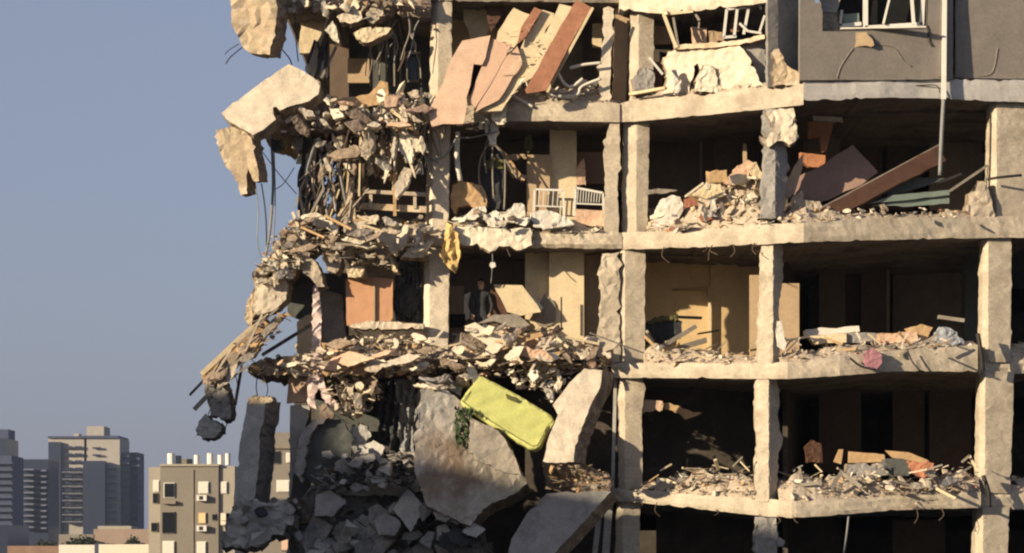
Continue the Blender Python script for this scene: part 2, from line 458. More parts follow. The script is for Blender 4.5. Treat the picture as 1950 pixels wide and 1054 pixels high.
def cluster(poly, d0, d1, seed, pal, stuff, **kw):
    xs = [p[0] for p in poly]; ys = [p[1] for p in poly]
    def spots(r):
        for _ in range(30):
            x = r.uniform(min(xs), max(xs)); y = r.uniform(min(ys), max(ys))
            if inside(x, y, poly): return X(x, y, r.uniform(d0, d1))
        return None
    scatter(spots, pal, seed, stuff, **kw)

stain(M['boulder_concrete'], (-.70, -.6, 1.25), .80, (.23, .17, .125))
# ------------------------------------------------------------------ ground
gv = [Vector((x, y, 0)) for y in (-600, 2600) for x in (-1500, 1500)]
tag(obj('ground', gv, [(0, 1, 3, 2)], 'ground_dirt'), kind='structure')

# ------------------------------------------------------------------ the damaged building
B = empty('damaged_apartment_building', (8, 64, 0))
tag(B, 'bomb-damaged concrete apartment building with its facade torn open on every storey', 'building')

def slab(T, back=72, m='concrete_warm', seed=1, step=9, spall=.05, jy=1.4, name='floor_slab', label=None, left_ext=0):
    """floor slab from its broken front edge T=(px, ytop, ybot, d) back to depth `back`"""
    rnd = random.Random(seed); n = max(2, int((T[-1][0] - T[0][0]) / step)); cols = []
    rows = 4
    for i in range(n + 1):
        px = T[0][0] + (T[-1][0] - T[0][0]) * i / n
        yt = lerp_tab(T, px, 1) + rnd.uniform(-jy, jy) + noise.noise(Vector((px * .03, seed, 0))) * jy * .8 + (rnd.uniform(1, 4) * jy if rnd.random() < .12 else 0)
        yb = lerp_tab(T, px, 2) + rnd.uniform(-jy, jy) * .6 + noise.noise(Vector((px * .03, seed, 9))) * jy * .8 - (rnd.uniform(1, 3.5) * jy if rnd.random() < .10 else 0)
        d = lerp_tab(T, px, 3); c = []
        for r in range(rows + 1):
            y = yt + (yb - yt) * r / rows
            dd = d + spall * (abs(noise.fractal(Vector((px * .03, y * .06, seed)), 1, 2, 3)) * 1.6 + rnd.uniform(0, .08))
            if r in (0, rows): dd += spall * .7
            c.append(X(px, y, dd))
        xw = (px - CX) / F * d
        zt = c[0].z; zb = c[-1].z
        bot = [Vector((xw, d + (back - d) * t, zb + rnd.uniform(-.015, .015))) for t in (.08, .25, .5, 1)]
        top = [Vector((xw, d + (back - d) * t, zt)) for t in (1, .3, .1)]
        cols.append(c + bot + top)
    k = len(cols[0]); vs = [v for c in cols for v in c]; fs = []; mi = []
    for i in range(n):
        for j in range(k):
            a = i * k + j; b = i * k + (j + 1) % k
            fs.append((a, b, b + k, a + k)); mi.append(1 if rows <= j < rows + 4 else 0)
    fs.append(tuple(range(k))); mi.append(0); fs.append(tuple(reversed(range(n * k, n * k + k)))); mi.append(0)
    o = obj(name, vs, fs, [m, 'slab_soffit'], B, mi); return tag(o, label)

# slab front edges
S0a = [(535, -30, 24, 60), (640, -30, 30, 60), (820, -30, 34, 60)]
S0m = [(820, -40, 2, 60.2), (1180, -40, 6, 60.2)]
S0b = [(1180, -40, 20, 60), (1265, -12, 27, 59.6), (1370, -20, 17, 59), (1480, -40, 3, 58.4)]
S1a = [(640, 212, 240, 60.3), (800, 208, 240, 60.2), (960, 197, 231, 60), (1040, 196, 231, 60), (1180, 196, 233, 60)]
S1b = [(1180, 198, 233, 60.05), (1205, 190, 232, 60), (1300, 183, 224, 59.4), (1440, 168, 210, 58.5), (1530, 160, 200, 58)]
S1c = [(1530, 154, 192, 58), (1600, 155, 191, 58.2), (1680, 154, 186, 58.4), (1760, 152, 187, 58.7), (1880, 152, 193, 59), (1985, 154, 196, 59.3)]
S2a = [(640, 436, 462, 60.3), (850, 436, 470, 60.1), (1010, 442, 472, 60), (1185, 441, 474, 60)]
S2b = [(1185, 443, 476, 60.05), (1320, 441, 472, 59.3), (1450, 428, 466, 58.4), (1530, 425, 462, 58), (1700, 415, 457, 58.5), (1850, 413, 454, 59), (1985, 411, 452, 59.3)]
S3a = [(600, 688, 716, 60.6), (800, 684, 708, 60.4), (1000, 682, 700, 60.3), (1170, 688, 702, 60.2)]
S3b = [(1165, 692, 720, 60.05), (1300, 692, 720, 59.4), (1440, 692, 722, 58.5), (1500, 690, 722, 58.1), (1600, 678, 716, 58.2), (1700, 668, 708, 58.5), (1862, 657, 708, 58.9)]
S3c = [(1864, 688, 713, 59.2), (1985, 686, 712, 59.5)]
S4a = [(640, 926, 944, 60.2), (790, 926, 946, 60.2)]
S4b = [(1165, 930, 954, 60.05), (1240, 934, 960, 59.7), (1350, 945, 972, 59), (1460, 950, 984, 58.4), (1510, 956, 987, 58), (1600, 951, 981, 58.2), (1700, 944, 972, 58.5), (1868, 938, 967, 58.9)]
S4c = [(1870, 938, 970, 59.2), (1985, 936, 970, 59.5)]
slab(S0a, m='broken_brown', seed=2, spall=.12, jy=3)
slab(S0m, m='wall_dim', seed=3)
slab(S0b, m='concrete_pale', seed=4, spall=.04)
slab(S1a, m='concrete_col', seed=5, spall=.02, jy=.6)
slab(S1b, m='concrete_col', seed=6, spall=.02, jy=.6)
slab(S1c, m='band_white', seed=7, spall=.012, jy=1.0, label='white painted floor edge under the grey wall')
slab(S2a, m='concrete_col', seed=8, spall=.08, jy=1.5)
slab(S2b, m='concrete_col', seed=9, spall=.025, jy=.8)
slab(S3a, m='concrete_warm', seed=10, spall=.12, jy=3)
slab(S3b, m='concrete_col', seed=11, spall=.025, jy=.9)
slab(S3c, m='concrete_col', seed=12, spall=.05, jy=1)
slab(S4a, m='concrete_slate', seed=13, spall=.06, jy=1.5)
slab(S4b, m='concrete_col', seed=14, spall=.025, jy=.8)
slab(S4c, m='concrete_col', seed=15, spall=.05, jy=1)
# spalled lumps hanging on the slab 2 edge, left bay
K('spalled_edge', 'flaking cream concrete edge', None, 'plaster_bright', [(868, 432), (1010, 436), (1012, 468), (985, 478), (970, 468), (950, 470), (935, 480), (915, 470), (880, 468), (866, 450)], 59.9, (0, 0, .3), B, jag=2.5, amp=.06, step=7)

def column(P, d, m='concrete_col', dep=.5, jag=.85, amp=.014, label=None, **kw):
    o = K('column', label, None, m, P, d, (0, 0, dep), B, jag=jag, amp=amp, step=kw.pop('step', 8), grid=kw.pop('grid', 9), **kw)
    return o
def vcol(xt0, xt1, yt, xb0, xb1, yb, d, **kw): return column([(xt0, yt), (xt1, yt), (xb1, yb), (xb0, yb)], d, **kw)
# column line left of centre
vcol(820, 861, -30, 818, 860, 208, 60.3, label='peeling cream column', fold=(834, .012, .001))
vcol(816, 857, 238, 809, 853, 438, 60.3, m='concrete_pale', fold=(824, .016, .001))
vcol(810, 855, 470, 804, 853, 688, 60.3, m='concrete_pale', fold=(818, .016, .001))
vcol(800, 815, 700, 785, 800, 860, 60.6, m='concrete_slate')
# thin broken columns
vcol(1150, 1168, 16, 1140, 1160, 192, 60.1, m='concrete_pale', dep=.2, jag=2.5)
vcol(1172, 1200, 10, 1166, 1192, 196, 60.7, m='plaster_tan', dep=.3)
column([(1163, 232), (1180, 232), (1182, 300), (1176, 330), (1178, 442), (1150, 442), (1154, 330), (1150, 300), (1156, 260)], 60.1, m='concrete_col', dep=.35, jag=2)
column([(1148, 484), (1180, 480), (1180, 690), (1140, 690), (1138, 640), (1146, 560), (1140, 520)], 60.1, m='concrete_col', dep=.4, jag=2.5, amp=.06)
# main column beside it
vcol(1201, 1245, 20, 1198, 1244, 196, 60.15, label='cream column', fold=(1216, .008, .003))
vcol(1188, 1237, 232, 1186, 1232, 444, 60.15, fold=(1212, .006, .003))
vcol(1182, 1229, 474, 1177, 1227, 694, 60.1, fold=(1190, .012, .002))
column([(1182, 718), (1222, 718), (1230, 740), (1222, 780), (1224, 932), (1178, 932), (1180, 800), (1176, 760)], 60.1, fold=(1190, .012, .002))
vcol(1176, 1219, 952, 1170, 1217, 1090, 60.1, fold=(1186, .012, .002))
# corner column
vcol(1462, 1521, -30, 1462, 1521, 166, 58.35, m='concrete_grey', dep=.5, fold=(1481, -.006, .010))
K('spalled_block', None, None, 'concrete_tan', [(1474, 96), (1484, 92), (1494, 118), (1505, 130), (1522, 137), (1523, 162), (1474, 163)], 58.1, (0, 0, .3), B, jag=2, amp=.05, step=6)
column([(1455, 206), (1512, 204), (1516, 240), (1522, 262), (1506, 272), (1496, 270), (1500, 310), (1492, 405), (1496, 416), (1450, 416), (1452, 350), (1456, 290), (1466, 268), (1454, 246)], 58.35, jag=2.5, amp=.05, m='concrete_grey', fold=(1476, .002, .010))
K('spalled_block', None, None, 'concrete_pale', [(1458, 212), (1480, 208), (1512, 206), (1514, 235), (1520, 262), (1502, 276), (1480, 268), (1462, 282), (1450, 272), (1474, 245)], 58.2, (0, 0, .25), B, jag=3, amp=.08, step=6)
column([(1449, 466), (1489, 464), (1491, 520), (1484, 580), (1486, 692), (1442, 692), (1446, 600), (1450, 560)], 58.4, jag=2.2, amp=.05, fold=(1472, .006, .014))
column([(1440, 722), (1478, 722), (1484, 745), (1482, 800), (1490, 835), (1482, 880), (1478, 955), (1438, 955), (1440, 880), (1444, 830), (1438, 790)], 58.4, jag=2.4, amp=.05, m='concrete_col', fold=(1464, .006, .014))
column([(1442, 984), (1478, 984), (1482, 1020), (1476, 1090), (1440, 1090), (1438, 1020)], 58.4, jag=2.5, amp=.06, m='concrete_grey')
# right column line
vcol(1886, 1958, 192, 1882, 1955, 420, 59.25, fold=(1898, .016, .003))
vcol(1872, 1926, 452, 1869, 1924, 690, 59.2, fold=(1882, .016, .003))
vcol(1866, 1931, 708, 1862, 1924, 940, 59.2, fold=(1876, .016, .003))
vcol(1860, 1922, 966, 1856, 1918, 1090, 59.2, fold=(1872, .016, .003))
vcol(1838, 1872, 452, 1838, 1874, 660, 62.5, m='wall_slate')
tube('rebar_tie', None, None, 'steel_dark', [(1880, 342, 59), (1905, 338, 58.9), (1945, 334, 59)], .03, B)
tube('rebar_tie', None, None, 'steel_dark', [(1862, 636, 58.8), (1868, 670, 58.75), (1872, 706, 58.8)], .05, B)
tube('rebar_tie', None, None, 'steel_dark', [(1872, 906, 58.9), (1882, 935, 58.85), (1884, 966, 58.9)], .05, B)

# ---- rooms: back walls and partitions
def wallq(m, x0, x1, y0, y1, d0, d1=None, th=.12, name='interior_wall', label=None):
    d1 = d0 if d1 is None else d1
    a = X(x0, 0, d0); b = X(x1, 0, d1)
    ztop = X(x0, y0, d0).z; zb = X(x0, y1, d0).z; zt1 = X(x1, y0, d1).z; zb1 = X(x1, y1, d1).z
    n = (Vector((b.x - a.x, b.y - a.y, 0))).normalized(); n = Vector((-n.y, n.x, 0)) * th
    vs = [Vector((a.x, a.y, zb)), Vector((b.x, b.y, zb1)), Vector((b.x, b.y, zt1)), Vector((a.x, a.y, ztop))]
    vs += [v + n for v in vs]
    fs = [(0, 1, 2, 3), (7, 6, 5, 4), (0, 4, 5, 1), (1, 5, 6, 2), (2, 6, 7, 3), (3, 7, 4, 0)]
    return tag(obj(name, vs, fs, m, B), label)
def zwall(m, pa, pb, z0, z1, th=.12, name='interior_wall'):
    """wall between plan points (px, d), from z0 to z1"""
    a = X(pa[0], 0, pa[1]); b = X(pb[0], 0, pb[1]); n = Vector((b.x - a.x, b.y - a.y, 0)).normalized(); n = Vector((-n.y, n.x, 0)) * th
    vs = [Vector((a.x, a.y, z0)), Vector((b.x, b.y, z0)), Vector((b.x, b.y, z1)), Vector((a.x, a.y, z1))]; vs += [v + n for v in vs]
    fs = [(0, 1, 2, 3), (7, 6, 5, 4), (0, 4, 5, 1), (1, 5, 6, 2), (2, 6, 7, 3), (3, 7, 4, 0)]
    return obj(name, vs, fs, m, B)
def Z(y, d=60): return X(0, y, d).z
rows = [(Z(205), Z(-30)), (Z(440), Z(236)), (Z(688), Z(476)), (Z(935), Z(722)), (Z(1090), Z(968))]
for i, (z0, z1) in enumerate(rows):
    zwall('wall_shade_dark', (640 if i < 3 else 560, 71.2), (2500, 71.2), z0 - .8, z1 + .25)          # rear wall of each storey
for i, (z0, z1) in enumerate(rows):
    if i in (0,): zwall('wall_shade_dark', (1252, 62), (1300, 71.3), z0 + .05, z1 + .05)
    zwall('wall_shade_dark', (1500, 62), (1540, 71.3), z0 + .05, z1 - .05)
zwall('wall_shade_dark', (2080, 60), (2150, 71.4), 0, Z(-30))
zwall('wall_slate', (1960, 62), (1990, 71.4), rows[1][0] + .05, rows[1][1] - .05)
# row 1 rooms
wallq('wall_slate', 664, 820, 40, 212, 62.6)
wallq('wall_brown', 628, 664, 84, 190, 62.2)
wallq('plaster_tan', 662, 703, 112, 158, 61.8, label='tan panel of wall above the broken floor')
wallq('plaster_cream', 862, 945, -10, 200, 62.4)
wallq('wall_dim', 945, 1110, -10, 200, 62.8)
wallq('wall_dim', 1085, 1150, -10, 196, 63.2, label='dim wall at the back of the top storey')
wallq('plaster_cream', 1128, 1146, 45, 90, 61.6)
wallq('wall_shade_dark', 1240, 1480, -20, 190, 62)
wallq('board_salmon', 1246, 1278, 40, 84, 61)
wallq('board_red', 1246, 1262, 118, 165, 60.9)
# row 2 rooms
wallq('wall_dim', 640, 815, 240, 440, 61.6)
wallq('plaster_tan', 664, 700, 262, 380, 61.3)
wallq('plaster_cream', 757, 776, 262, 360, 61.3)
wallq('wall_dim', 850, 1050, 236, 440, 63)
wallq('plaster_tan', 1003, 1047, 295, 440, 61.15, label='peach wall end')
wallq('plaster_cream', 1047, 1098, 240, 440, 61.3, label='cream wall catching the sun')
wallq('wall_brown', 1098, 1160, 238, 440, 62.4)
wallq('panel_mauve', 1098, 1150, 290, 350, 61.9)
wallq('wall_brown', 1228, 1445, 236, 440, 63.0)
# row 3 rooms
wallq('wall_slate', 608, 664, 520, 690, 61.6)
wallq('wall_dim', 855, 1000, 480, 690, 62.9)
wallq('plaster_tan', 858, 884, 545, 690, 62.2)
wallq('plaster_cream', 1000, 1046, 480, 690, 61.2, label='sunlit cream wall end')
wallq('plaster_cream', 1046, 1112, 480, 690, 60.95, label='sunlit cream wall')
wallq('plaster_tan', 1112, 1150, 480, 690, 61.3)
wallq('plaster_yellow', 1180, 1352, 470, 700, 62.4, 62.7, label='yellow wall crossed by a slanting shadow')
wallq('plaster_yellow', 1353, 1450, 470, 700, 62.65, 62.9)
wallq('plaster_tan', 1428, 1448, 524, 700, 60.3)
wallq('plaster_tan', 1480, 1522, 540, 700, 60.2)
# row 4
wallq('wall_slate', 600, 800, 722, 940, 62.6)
wallq('wall_shade_dark', 1000, 1180, 705, 1090, 61.8)
wallq('wall_shade_dark', 1228, 1445, 722, 960, 63)
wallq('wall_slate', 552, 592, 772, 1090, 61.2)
wallq('wall_shade_dark', 640, 1000, 940, 1090, 62.6)
wallq('wall_shade_dark', 820, 1000, 700, 950, 62.4)
for yy, (z0, z1) in enumerate(rows): pass

# faint door and window openings inside dark rooms
bar('door_frame', None, None, 'plaster_tan', (1418, 275, 60.9), (1420, 400, 60.9), 7, .1, B)
bar('door_frame', None, None, 'wood_grey', (1335, 245, 62.9), (1335, 400, 62.9), 4, .08, B)
bar('window_frame', None, None, 'wall_slate', (1242, 276, 62.8), (1302, 282, 62.8), 3, .05, B)
bar('window_frame', None, None, 'wall_slate', (1302, 245, 62.8), (1302, 284, 62.8), 3, .05, B)
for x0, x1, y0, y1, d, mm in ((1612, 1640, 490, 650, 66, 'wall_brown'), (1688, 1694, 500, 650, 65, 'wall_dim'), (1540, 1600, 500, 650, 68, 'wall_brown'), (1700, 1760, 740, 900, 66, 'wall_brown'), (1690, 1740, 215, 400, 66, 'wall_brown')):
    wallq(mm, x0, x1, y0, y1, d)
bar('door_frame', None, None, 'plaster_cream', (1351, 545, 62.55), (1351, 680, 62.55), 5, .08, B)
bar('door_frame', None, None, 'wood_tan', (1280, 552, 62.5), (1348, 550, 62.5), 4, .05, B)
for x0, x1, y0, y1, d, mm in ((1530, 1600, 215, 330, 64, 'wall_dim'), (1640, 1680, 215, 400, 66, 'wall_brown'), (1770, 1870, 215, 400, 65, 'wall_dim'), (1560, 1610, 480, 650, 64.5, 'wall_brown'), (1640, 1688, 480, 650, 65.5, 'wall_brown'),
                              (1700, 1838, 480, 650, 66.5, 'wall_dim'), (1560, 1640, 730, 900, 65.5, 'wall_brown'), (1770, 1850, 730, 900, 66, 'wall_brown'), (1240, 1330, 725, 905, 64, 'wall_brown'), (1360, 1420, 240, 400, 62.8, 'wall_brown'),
                              (1250, 1440, 975, 1090, 63.5, 'wall_shade_dark'), (1500, 1600, 990, 1090, 64, 'wall_shade_dark'), (1700, 1800, 990, 1090, 64.5, 'wall_brown')):
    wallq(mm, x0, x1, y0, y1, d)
# ceiling beams
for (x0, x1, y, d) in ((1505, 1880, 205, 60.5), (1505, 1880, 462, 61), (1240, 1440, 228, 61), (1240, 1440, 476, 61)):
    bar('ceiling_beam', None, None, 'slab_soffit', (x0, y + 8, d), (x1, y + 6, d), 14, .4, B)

# upper right facade wall with window
K('facade_wall', 'grey rendered facade wall with a broken window', None, 'facade_render',
  [(1523, -80), (1556, -80), (1552, 5), (1562, 8), (1566, 22), (1566, 60), (1600, 60), (1650, 59), (1767, 52), (1768, -80), (1815, -80), (1815, 151), (1680, 153), (1523, 153)],
  58.25, (0, 0, .25), B, gx=.003, jag=.5, amp=.006, step=16, grid=24)
K('facade_wall', 'darker render right of the vertical joint', None, 'facade_render',
  [(1820, -80), (1990, -80), (1990, 151), (1820, 149)], 59.25, (0, 0, .25), B, gx=.003, jag=.4, amp=.006, step=16, grid=24)
wallq('black_void', 1812, 1823, -80, 150, 59.12, th=.1, name='wall_joint')
K('plaster_patch', None, None, 'plaster_tan', [(1590, 64), (1650, 62), (1660, 74), (1664, 86), (1628, 90), (1622, 80), (1600, 76)], 58.215, (0, 0, .05), B, jag=1.5, amp=.01, step=6)
K('plaster_patch', None, None, 'concrete_grey', [(1558, -40), (1568, -5), (1606, -40), (1600, 0), (1594, 24), (1566, 24)], 58.4, (0, 0, .2), B, jag=1.5, amp=.03, step=6)
K('broken_jamb', None, None, 'wood_grey', [(1566, 26), (1590, 26), (1594, 40), (1600, 60), (1568, 62)], 58.45, (0, 0, .15), B, jag=2.5, amp=.05, step=5)
wallq('black_void', 1560, 1772, -80, 70, 58.95, th=.05, name='room_shade_sheet')  # black sheet standing in for the unlit room behind the window
for P in ([(1763, 48), (1768, 62), (1769, 78), (1775, 88)], [(1668, 84), (1700, 90), (1712, 104), (1722, 118), (1736, 127)], [(1625, 92), (1612, 110), (1600, 130), (1594, 150)], [(1740, 164), (1782, 163), (1790, 178)], [(1786, 146), (1800, 144), (1835, 146), (1880, 144), (1893, 130), (1900, 92)]):
    pp = [(x, y, (58.25 + .003 * (x - 1638.8)) if x < 1815 else 59.25 + .003 * (x - 1905)) for x, y in P]
    if P[0][1] > 160: pp = [(x, y, 58.66) for x, y in P]
    tube('wall_crack', None, None, 'wall_shade_dark' if P[0][0] < 1766 and P[0][0] > 1760 or P[0][1] > 160 else 'wall_dim', [(x, y, d - .004) for x, y, d in pp], .030 if P[0][0] == 1763 else .014, B)
# window unit
W = empty('window', X(1700, 55, 58.7)); W.parent = B; W.location = X(1700, 55, 58.7) - Vector(B.location); W['label'] = 'white framed window with a sash hanging open'
W.location = Vector(W.location)
def wb(name, m, a, b, wpx, d=58.65, th=.07):
    vs, fs = box_geo(X(*a, d), X(*b, d), wpx * d / F, th)
    o = obj(name, vs, fs, m); wl = X(1700, 55, 58.7)
    o.parent = W; o.location = Vector(o.location) - wl; return o
wb('frame', 'white_paint', (1648, -60), (1648, 57), 9); wb('frame', 'white_paint', (1647, 54), (1757, 47), 8)
wb('frame', 'white_paint', (1755, 48), (1760, -60), 8); wb('sash', 'white_paint', (1740, 47), (1732, -60), 6, 58.5, .05)
wb('sash', 'white_paint', (1682, 46), (1698, -20), 4, 58.55, .04)
wb('frame', 'white_paint', (1598, 50), (1640, 46), 7); wb('frame', 'white_paint', (1600, 50), (1603, 20), 5)
wb('sill', 'white_dusty', (1600, 56), (1762, 53), 3, 58.35, .2)
wb('pane', 'glass_green', (1606, 36), (1636, 34), 17, 58.75, .02)
# drainpipe
bar('drainpipe', None, None, 'white_paint', (1799, -60, 58.75), (1797, 190, 58.6), 8, .1, B)
tube('hanging_pipe', 'thin pale pipe hanging below the drainpipe in front of the dark room', 'pipe', 'cable_grey', [(1797, 190, 58.55), (1793, 260, 58.55), (1790, 334, 58.6)], .045)

# ------------------------------------------------------------------ lit debris on the floors
G = 'rubble fragments'
heap(S2b, [(1232, 408), (1250, 385), (1300, 380), (1330, 350), (1360, 330), (1400, 322), (1430, 312), (1450, 330), (1470, 400)], 21, 'warm',
     ('rubble_heap', 'tall heap of broken plaster and boards on the second floor beside the corner column', 'rubble', 560), depth=2.8, peak=1.1, smax=.17,
     things=26, tlabel='pale concrete fragment in the tall heap left of the corner column', tgroup='fragments in the tall heap left of the corner column')
heap(S2b, [(1490, 395), (1520, 385), (1560, 390), (1620, 395), (1700, 402), (1780, 402), (1840, 388), (1880, 370), (1900, 400)], 22, 'warm',
     ('rubble_heap', 'low rubble along the floor edge under the long dark brown board', 'rubble', 420), depth=2.2, peak=.6, smax=.12,
     things=16, tlabel='concrete fragment on the floor edge under the long dark brown board', tgroup='fragments under the dark brown board')
heap(S2a, [(862, 408), (885, 400), (930, 402), (990, 398), (1060, 402), (1110, 420), (1150, 432)], 23, 'bright',
     ('rubble_heap', 'bright white plaster rubble on the floor right of the cream column', 'rubble', 420), depth=2.2, peak=.5, smax=.16,
     things=26, tlabel='white plaster lump on the floor below the white drying racks', tgroup='white plaster lumps below the drying racks', tmin=.12, tmax=.3)
heap(S3b, [(1226, 655), (1260, 640), (1300, 655), (1340, 660), (1400, 668), (1445, 670)], 24, 'warm',
     ('rubble_heap', 'brown splintered debris in front of the yellow wall', 'rubble', 520), depth=2.0, peak=.5, smax=.13, sticks=.25,
     things=14, tlabel='concrete fragment in front of the yellow wall', tgroup='fragments in front of the yellow wall')
heap(S3b, [(1486, 668), (1540, 662), (1600, 650), (1660, 650), (1740, 645), (1800, 640), (1860, 645)], 25, 'warm',
     ('rubble_heap', 'low mixed debris around the white board on the third floor edge', 'rubble', 480), depth=2.2, peak=.5, smax=.12,
     things=16, tlabel='concrete fragment lying around the white board and blue grey bundle', tgroup='fragments around the white board')
heap(S4b, [(1222, 915), (1260, 905), (1300, 893), (1360, 885), (1400, 890), (1445, 905)], 26, 'warm',
     ('rubble_heap', 'dusty heap of splinters on the lowest floor left of the corner column', 'rubble', 620), depth=2.4, peak=.6, smax=.13, sticks=.2,
     things=18, tlabel='concrete fragment in the dusty heap on the lowest floor left of the corner column', tgroup='fragments in the lowest left heap')
heap(S4b, [(1484, 905), (1520, 890), (1560, 895), (1640, 905), (1700, 905), (1780, 905), (1830, 880), (1868, 890)], 27, 'warm',
     ('rubble_heap', 'wide heap of splinters on the lowest floor right of the corner column', 'rubble', 700), depth=2.4, peak=.6, smax=.14, sticks=.2,
     things=18, tlabel='concrete fragment in the wide heap on the lowest floor right of the corner column', tgroup='fragments in the lowest right heap')
heap(S4c, [(1922, 905), (1950, 900), (1985, 905)], 28, 'warm', ('rubble_heap', 'small heap behind the right hand column on the lowest floor', 'rubble', 60), depth=1.6, peak=.5)
heap(S3c, [(1924, 650), (1950, 640), (1985, 650)], 29, 'warm', ('rubble_heap', 'small heap behind the right hand column one floor above the lowest', 'rubble', 60), depth=1.6, peak=.5)
heap(S1b, [(1204, 180), (1260, 165), (1300, 150), (1450, 150), (1530, 156)], 30, 'bright', ('rubble_heap', 'plaster crumbs along the top floor edge left of the grey wall', 'rubble', 220), depth=.8, peak=.25, smax=.1)
heap(S1a, [(955, 185), (980, 150), (1040, 160), (1100, 150), (1145, 160), (1175, 190)], 31, 'bright',
     ('rubble_heap', 'tangle of white debris on the top floor right of the tilted boards', 'rubble', 300), depth=1.8, peak=.5, smax=.14, sticks=.4,
     things=10, tlabel='white fragment on the top floor right of the red brown board', tgroup='white fragments right of the red brown board')
heap(S3a, [(600, 640), (660, 632), (760, 636), (810, 640), (870, 625), (930, 600), (1000, 600), (1060, 620), (1110, 650), (1165, 665)], 32, 'pink',
     ('rubble_heap', 'pinkish heap of collapsed masonry across the third floor left of the thin broken column', 'rubble', 1300), depth=2.8, peak=1.0, smax=.2, front=-.2, flat=.6,
     things=46, tlabel='pinkish masonry fragment in the heap beneath the leaning cream boards', tgroup='fragments beneath the leaning cream boards', tmax=.34)
cluster([(600, 680), (1170, 672), (1170, 712), (1100, 708), (1020, 730), (960, 716), (900, 735), (830, 725), (780, 722), (700, 716), (600, 716)], 59.8, 60.5, 33, 'pink',
        ('rubble_edge', 'crushed floor edge of pink and cream masonry above the lime mattress', 'rubble', 700), smax=.19, flat=.72)
heap(S2a, [(640, 430), (700, 418), (760, 410), (812, 415)], 34, 'warm',
     ('rubble_heap', 'rubble on the floor below the bent balcony railing', 'rubble', 300), depth=2, peak=.5, smax=.16,
     things=12, tlabel='fragment on the floor below the bent balcony railing', tgroup='fragments below the balcony railing')

# ------------------------------------------------------------------ traced wreckage: top left
K('hanging_concrete_block', 'thick cream concrete block hanging over the sky at the top left corner', 'concrete block', 'concrete_tan',
  [(437, -60), (440, 20), (443, 52), (452, 66), (462, 88), (470, 98), (490, 104), (514, 105), (520, 75), (527, 30), (528, -60)], 59, (16, -4, .7), jag=2, amp=.06, step=7)
K('tilted_concrete_panel', 'large flat cream concrete panel tilted out over the sky', 'concrete panel', 'concrete_pale',
  [(550, 122), (575, 134), (596, 148), (610, 164), (606, 180), (588, 193), (548, 204), (533, 211), (526, 203), (520, 206), (525, 228), (502, 247), (482, 258), (466, 248), (448, 238), (430, 226), (421, 216), (452, 192), (500, 156)],
  59.1, (6, 10, .35), gy=-.004, jag=1.2, amp=.03, step=8)
K('hanging_masonry_strip', 'torn tan masonry strip dangling below the tilted cream panel', 'masonry', 'concrete_tan',
  [(410, 248), (440, 242), (468, 250), (478, 262), (486, 300), (494, 345), (482, 346), (474, 322), (468, 334), (472, 368), (458, 372), (450, 345), (432, 322), (418, 285)],
  59, (13, -4, .5), jag=2, amp=.05, step=6)
K('broken_floor_stub', 'jagged brown stub of floor slab under the tilted cream panel', 'floor slab', 'broken_brown',
  [(488, 228), (520, 216), (560, 206), (612, 192), (650, 200), (690, 205), (700, 250), (640, 257), (580, 250), (560, 258), (515, 256), (498, 250)],
  60, (0, 0, 3.2), jag=3.5, amp=.12, step=6)
cluster([(500, 232), (560, 205), (620, 185), (700, 190), (815, 175), (815, 235), (700, 250), (560, 248)], 59.4, 60.3, 41, 'warm',
        ('rubble_edge', 'jumbled rubble on the broken top floor edge left of the cream column', 'rubble', 420), smax=.17,
        things=18, tlabel='fragment on the top floor edge between the tilted panel and the cream column', tgroup='fragments left of the cream column')
cluster([(545, -20), (820, -20), (820, 22), (760, 30), (690, 36), (600, 26), (545, 22)], 59.5, 60.2, 42, 'warm',
        ('rubble_edge', 'rubble hanging from the uppermost floor at the top of the picture', 'rubble', 160), smax=.2)
for k, (mm, P, lb) in enumerate([
    ('concrete_pale', [(642, 32), (660, 22), (688, 20), (690, 38), (668, 46), (648, 42)], 'small cream block under the uppermost floor edge, left of the brown block'),
    ('concrete_warm', [(698, 38), (706, 10), (726, 0), (736, 4), (728, 30), (710, 46)], 'brown tilted block under the uppermost floor edge'),
    ('plaster_cream', [(674, 62), (700, 52), (745, 54), (735, 66), (700, 82), (680, 76)], 'flat cream shard floating out of the wreck above the tan wall panel'),
    ('plaster_bright', [(618, 58), (634, 40), (642, 56), (645, 82), (632, 74)], 'white pointed plaster shard beside the black rods'),
    ('concrete_warm', [(680, 0), (700, -6), (704, 10), (690, 22)], 'small stone wedged beneath the top floor edge')]):
    K('concrete_block', lb, 'concrete block', mm, P, 59.7, (4, 2, .35), jag=1.5, amp=.05, step=5)
K('wall_remnant', 'cream sunlit wall remnant behind the black rods, open sky to its left', 'wall', 'plaster_cream', [(571, 32), (616, 34), (612, 66), (600, 84), (592, 100), (570, 102)], 61, (0, 0, .2), jag=1.5, amp=.02)
K('wall_remnant', 'pinkish wall remnant resting on the top of the tilted cream panel', 'wall', 'concrete_pale', [(580, 132), (592, 104), (600, 92), (606, 120), (610, 160), (596, 150)], 60.2, (0, 0, .25), jag=1.5, amp=.03)
for i, (a, b) in enumerate([((624, 36), (588, 150)), ((632, 40), (600, 152)), ((612, 80), (604, 148)), ((618, 90), (612, 150)), ((622, 60), (622, 150)), ((600, 78), (586, 120)), ((640, 90), (612, 150)), ((626, 150), (604, 80))]):
    bar('steel_rod', ['longest leftmost', 'long second', 'short pale third', 'thick short fourth', 'straight fifth', 'leftmost pale sixth', 'steep rightmost', 'cross-leaning'][i] + ' steel rod in the black rod bunch above the tilted panel', 'steel rod', 'steel_dark' if i % 3 else 'wood_grey', (*a, 60 + i * .05), (*b, 59.9 - i * .03), 5, .05, group='black steel rods above the tilted panel')
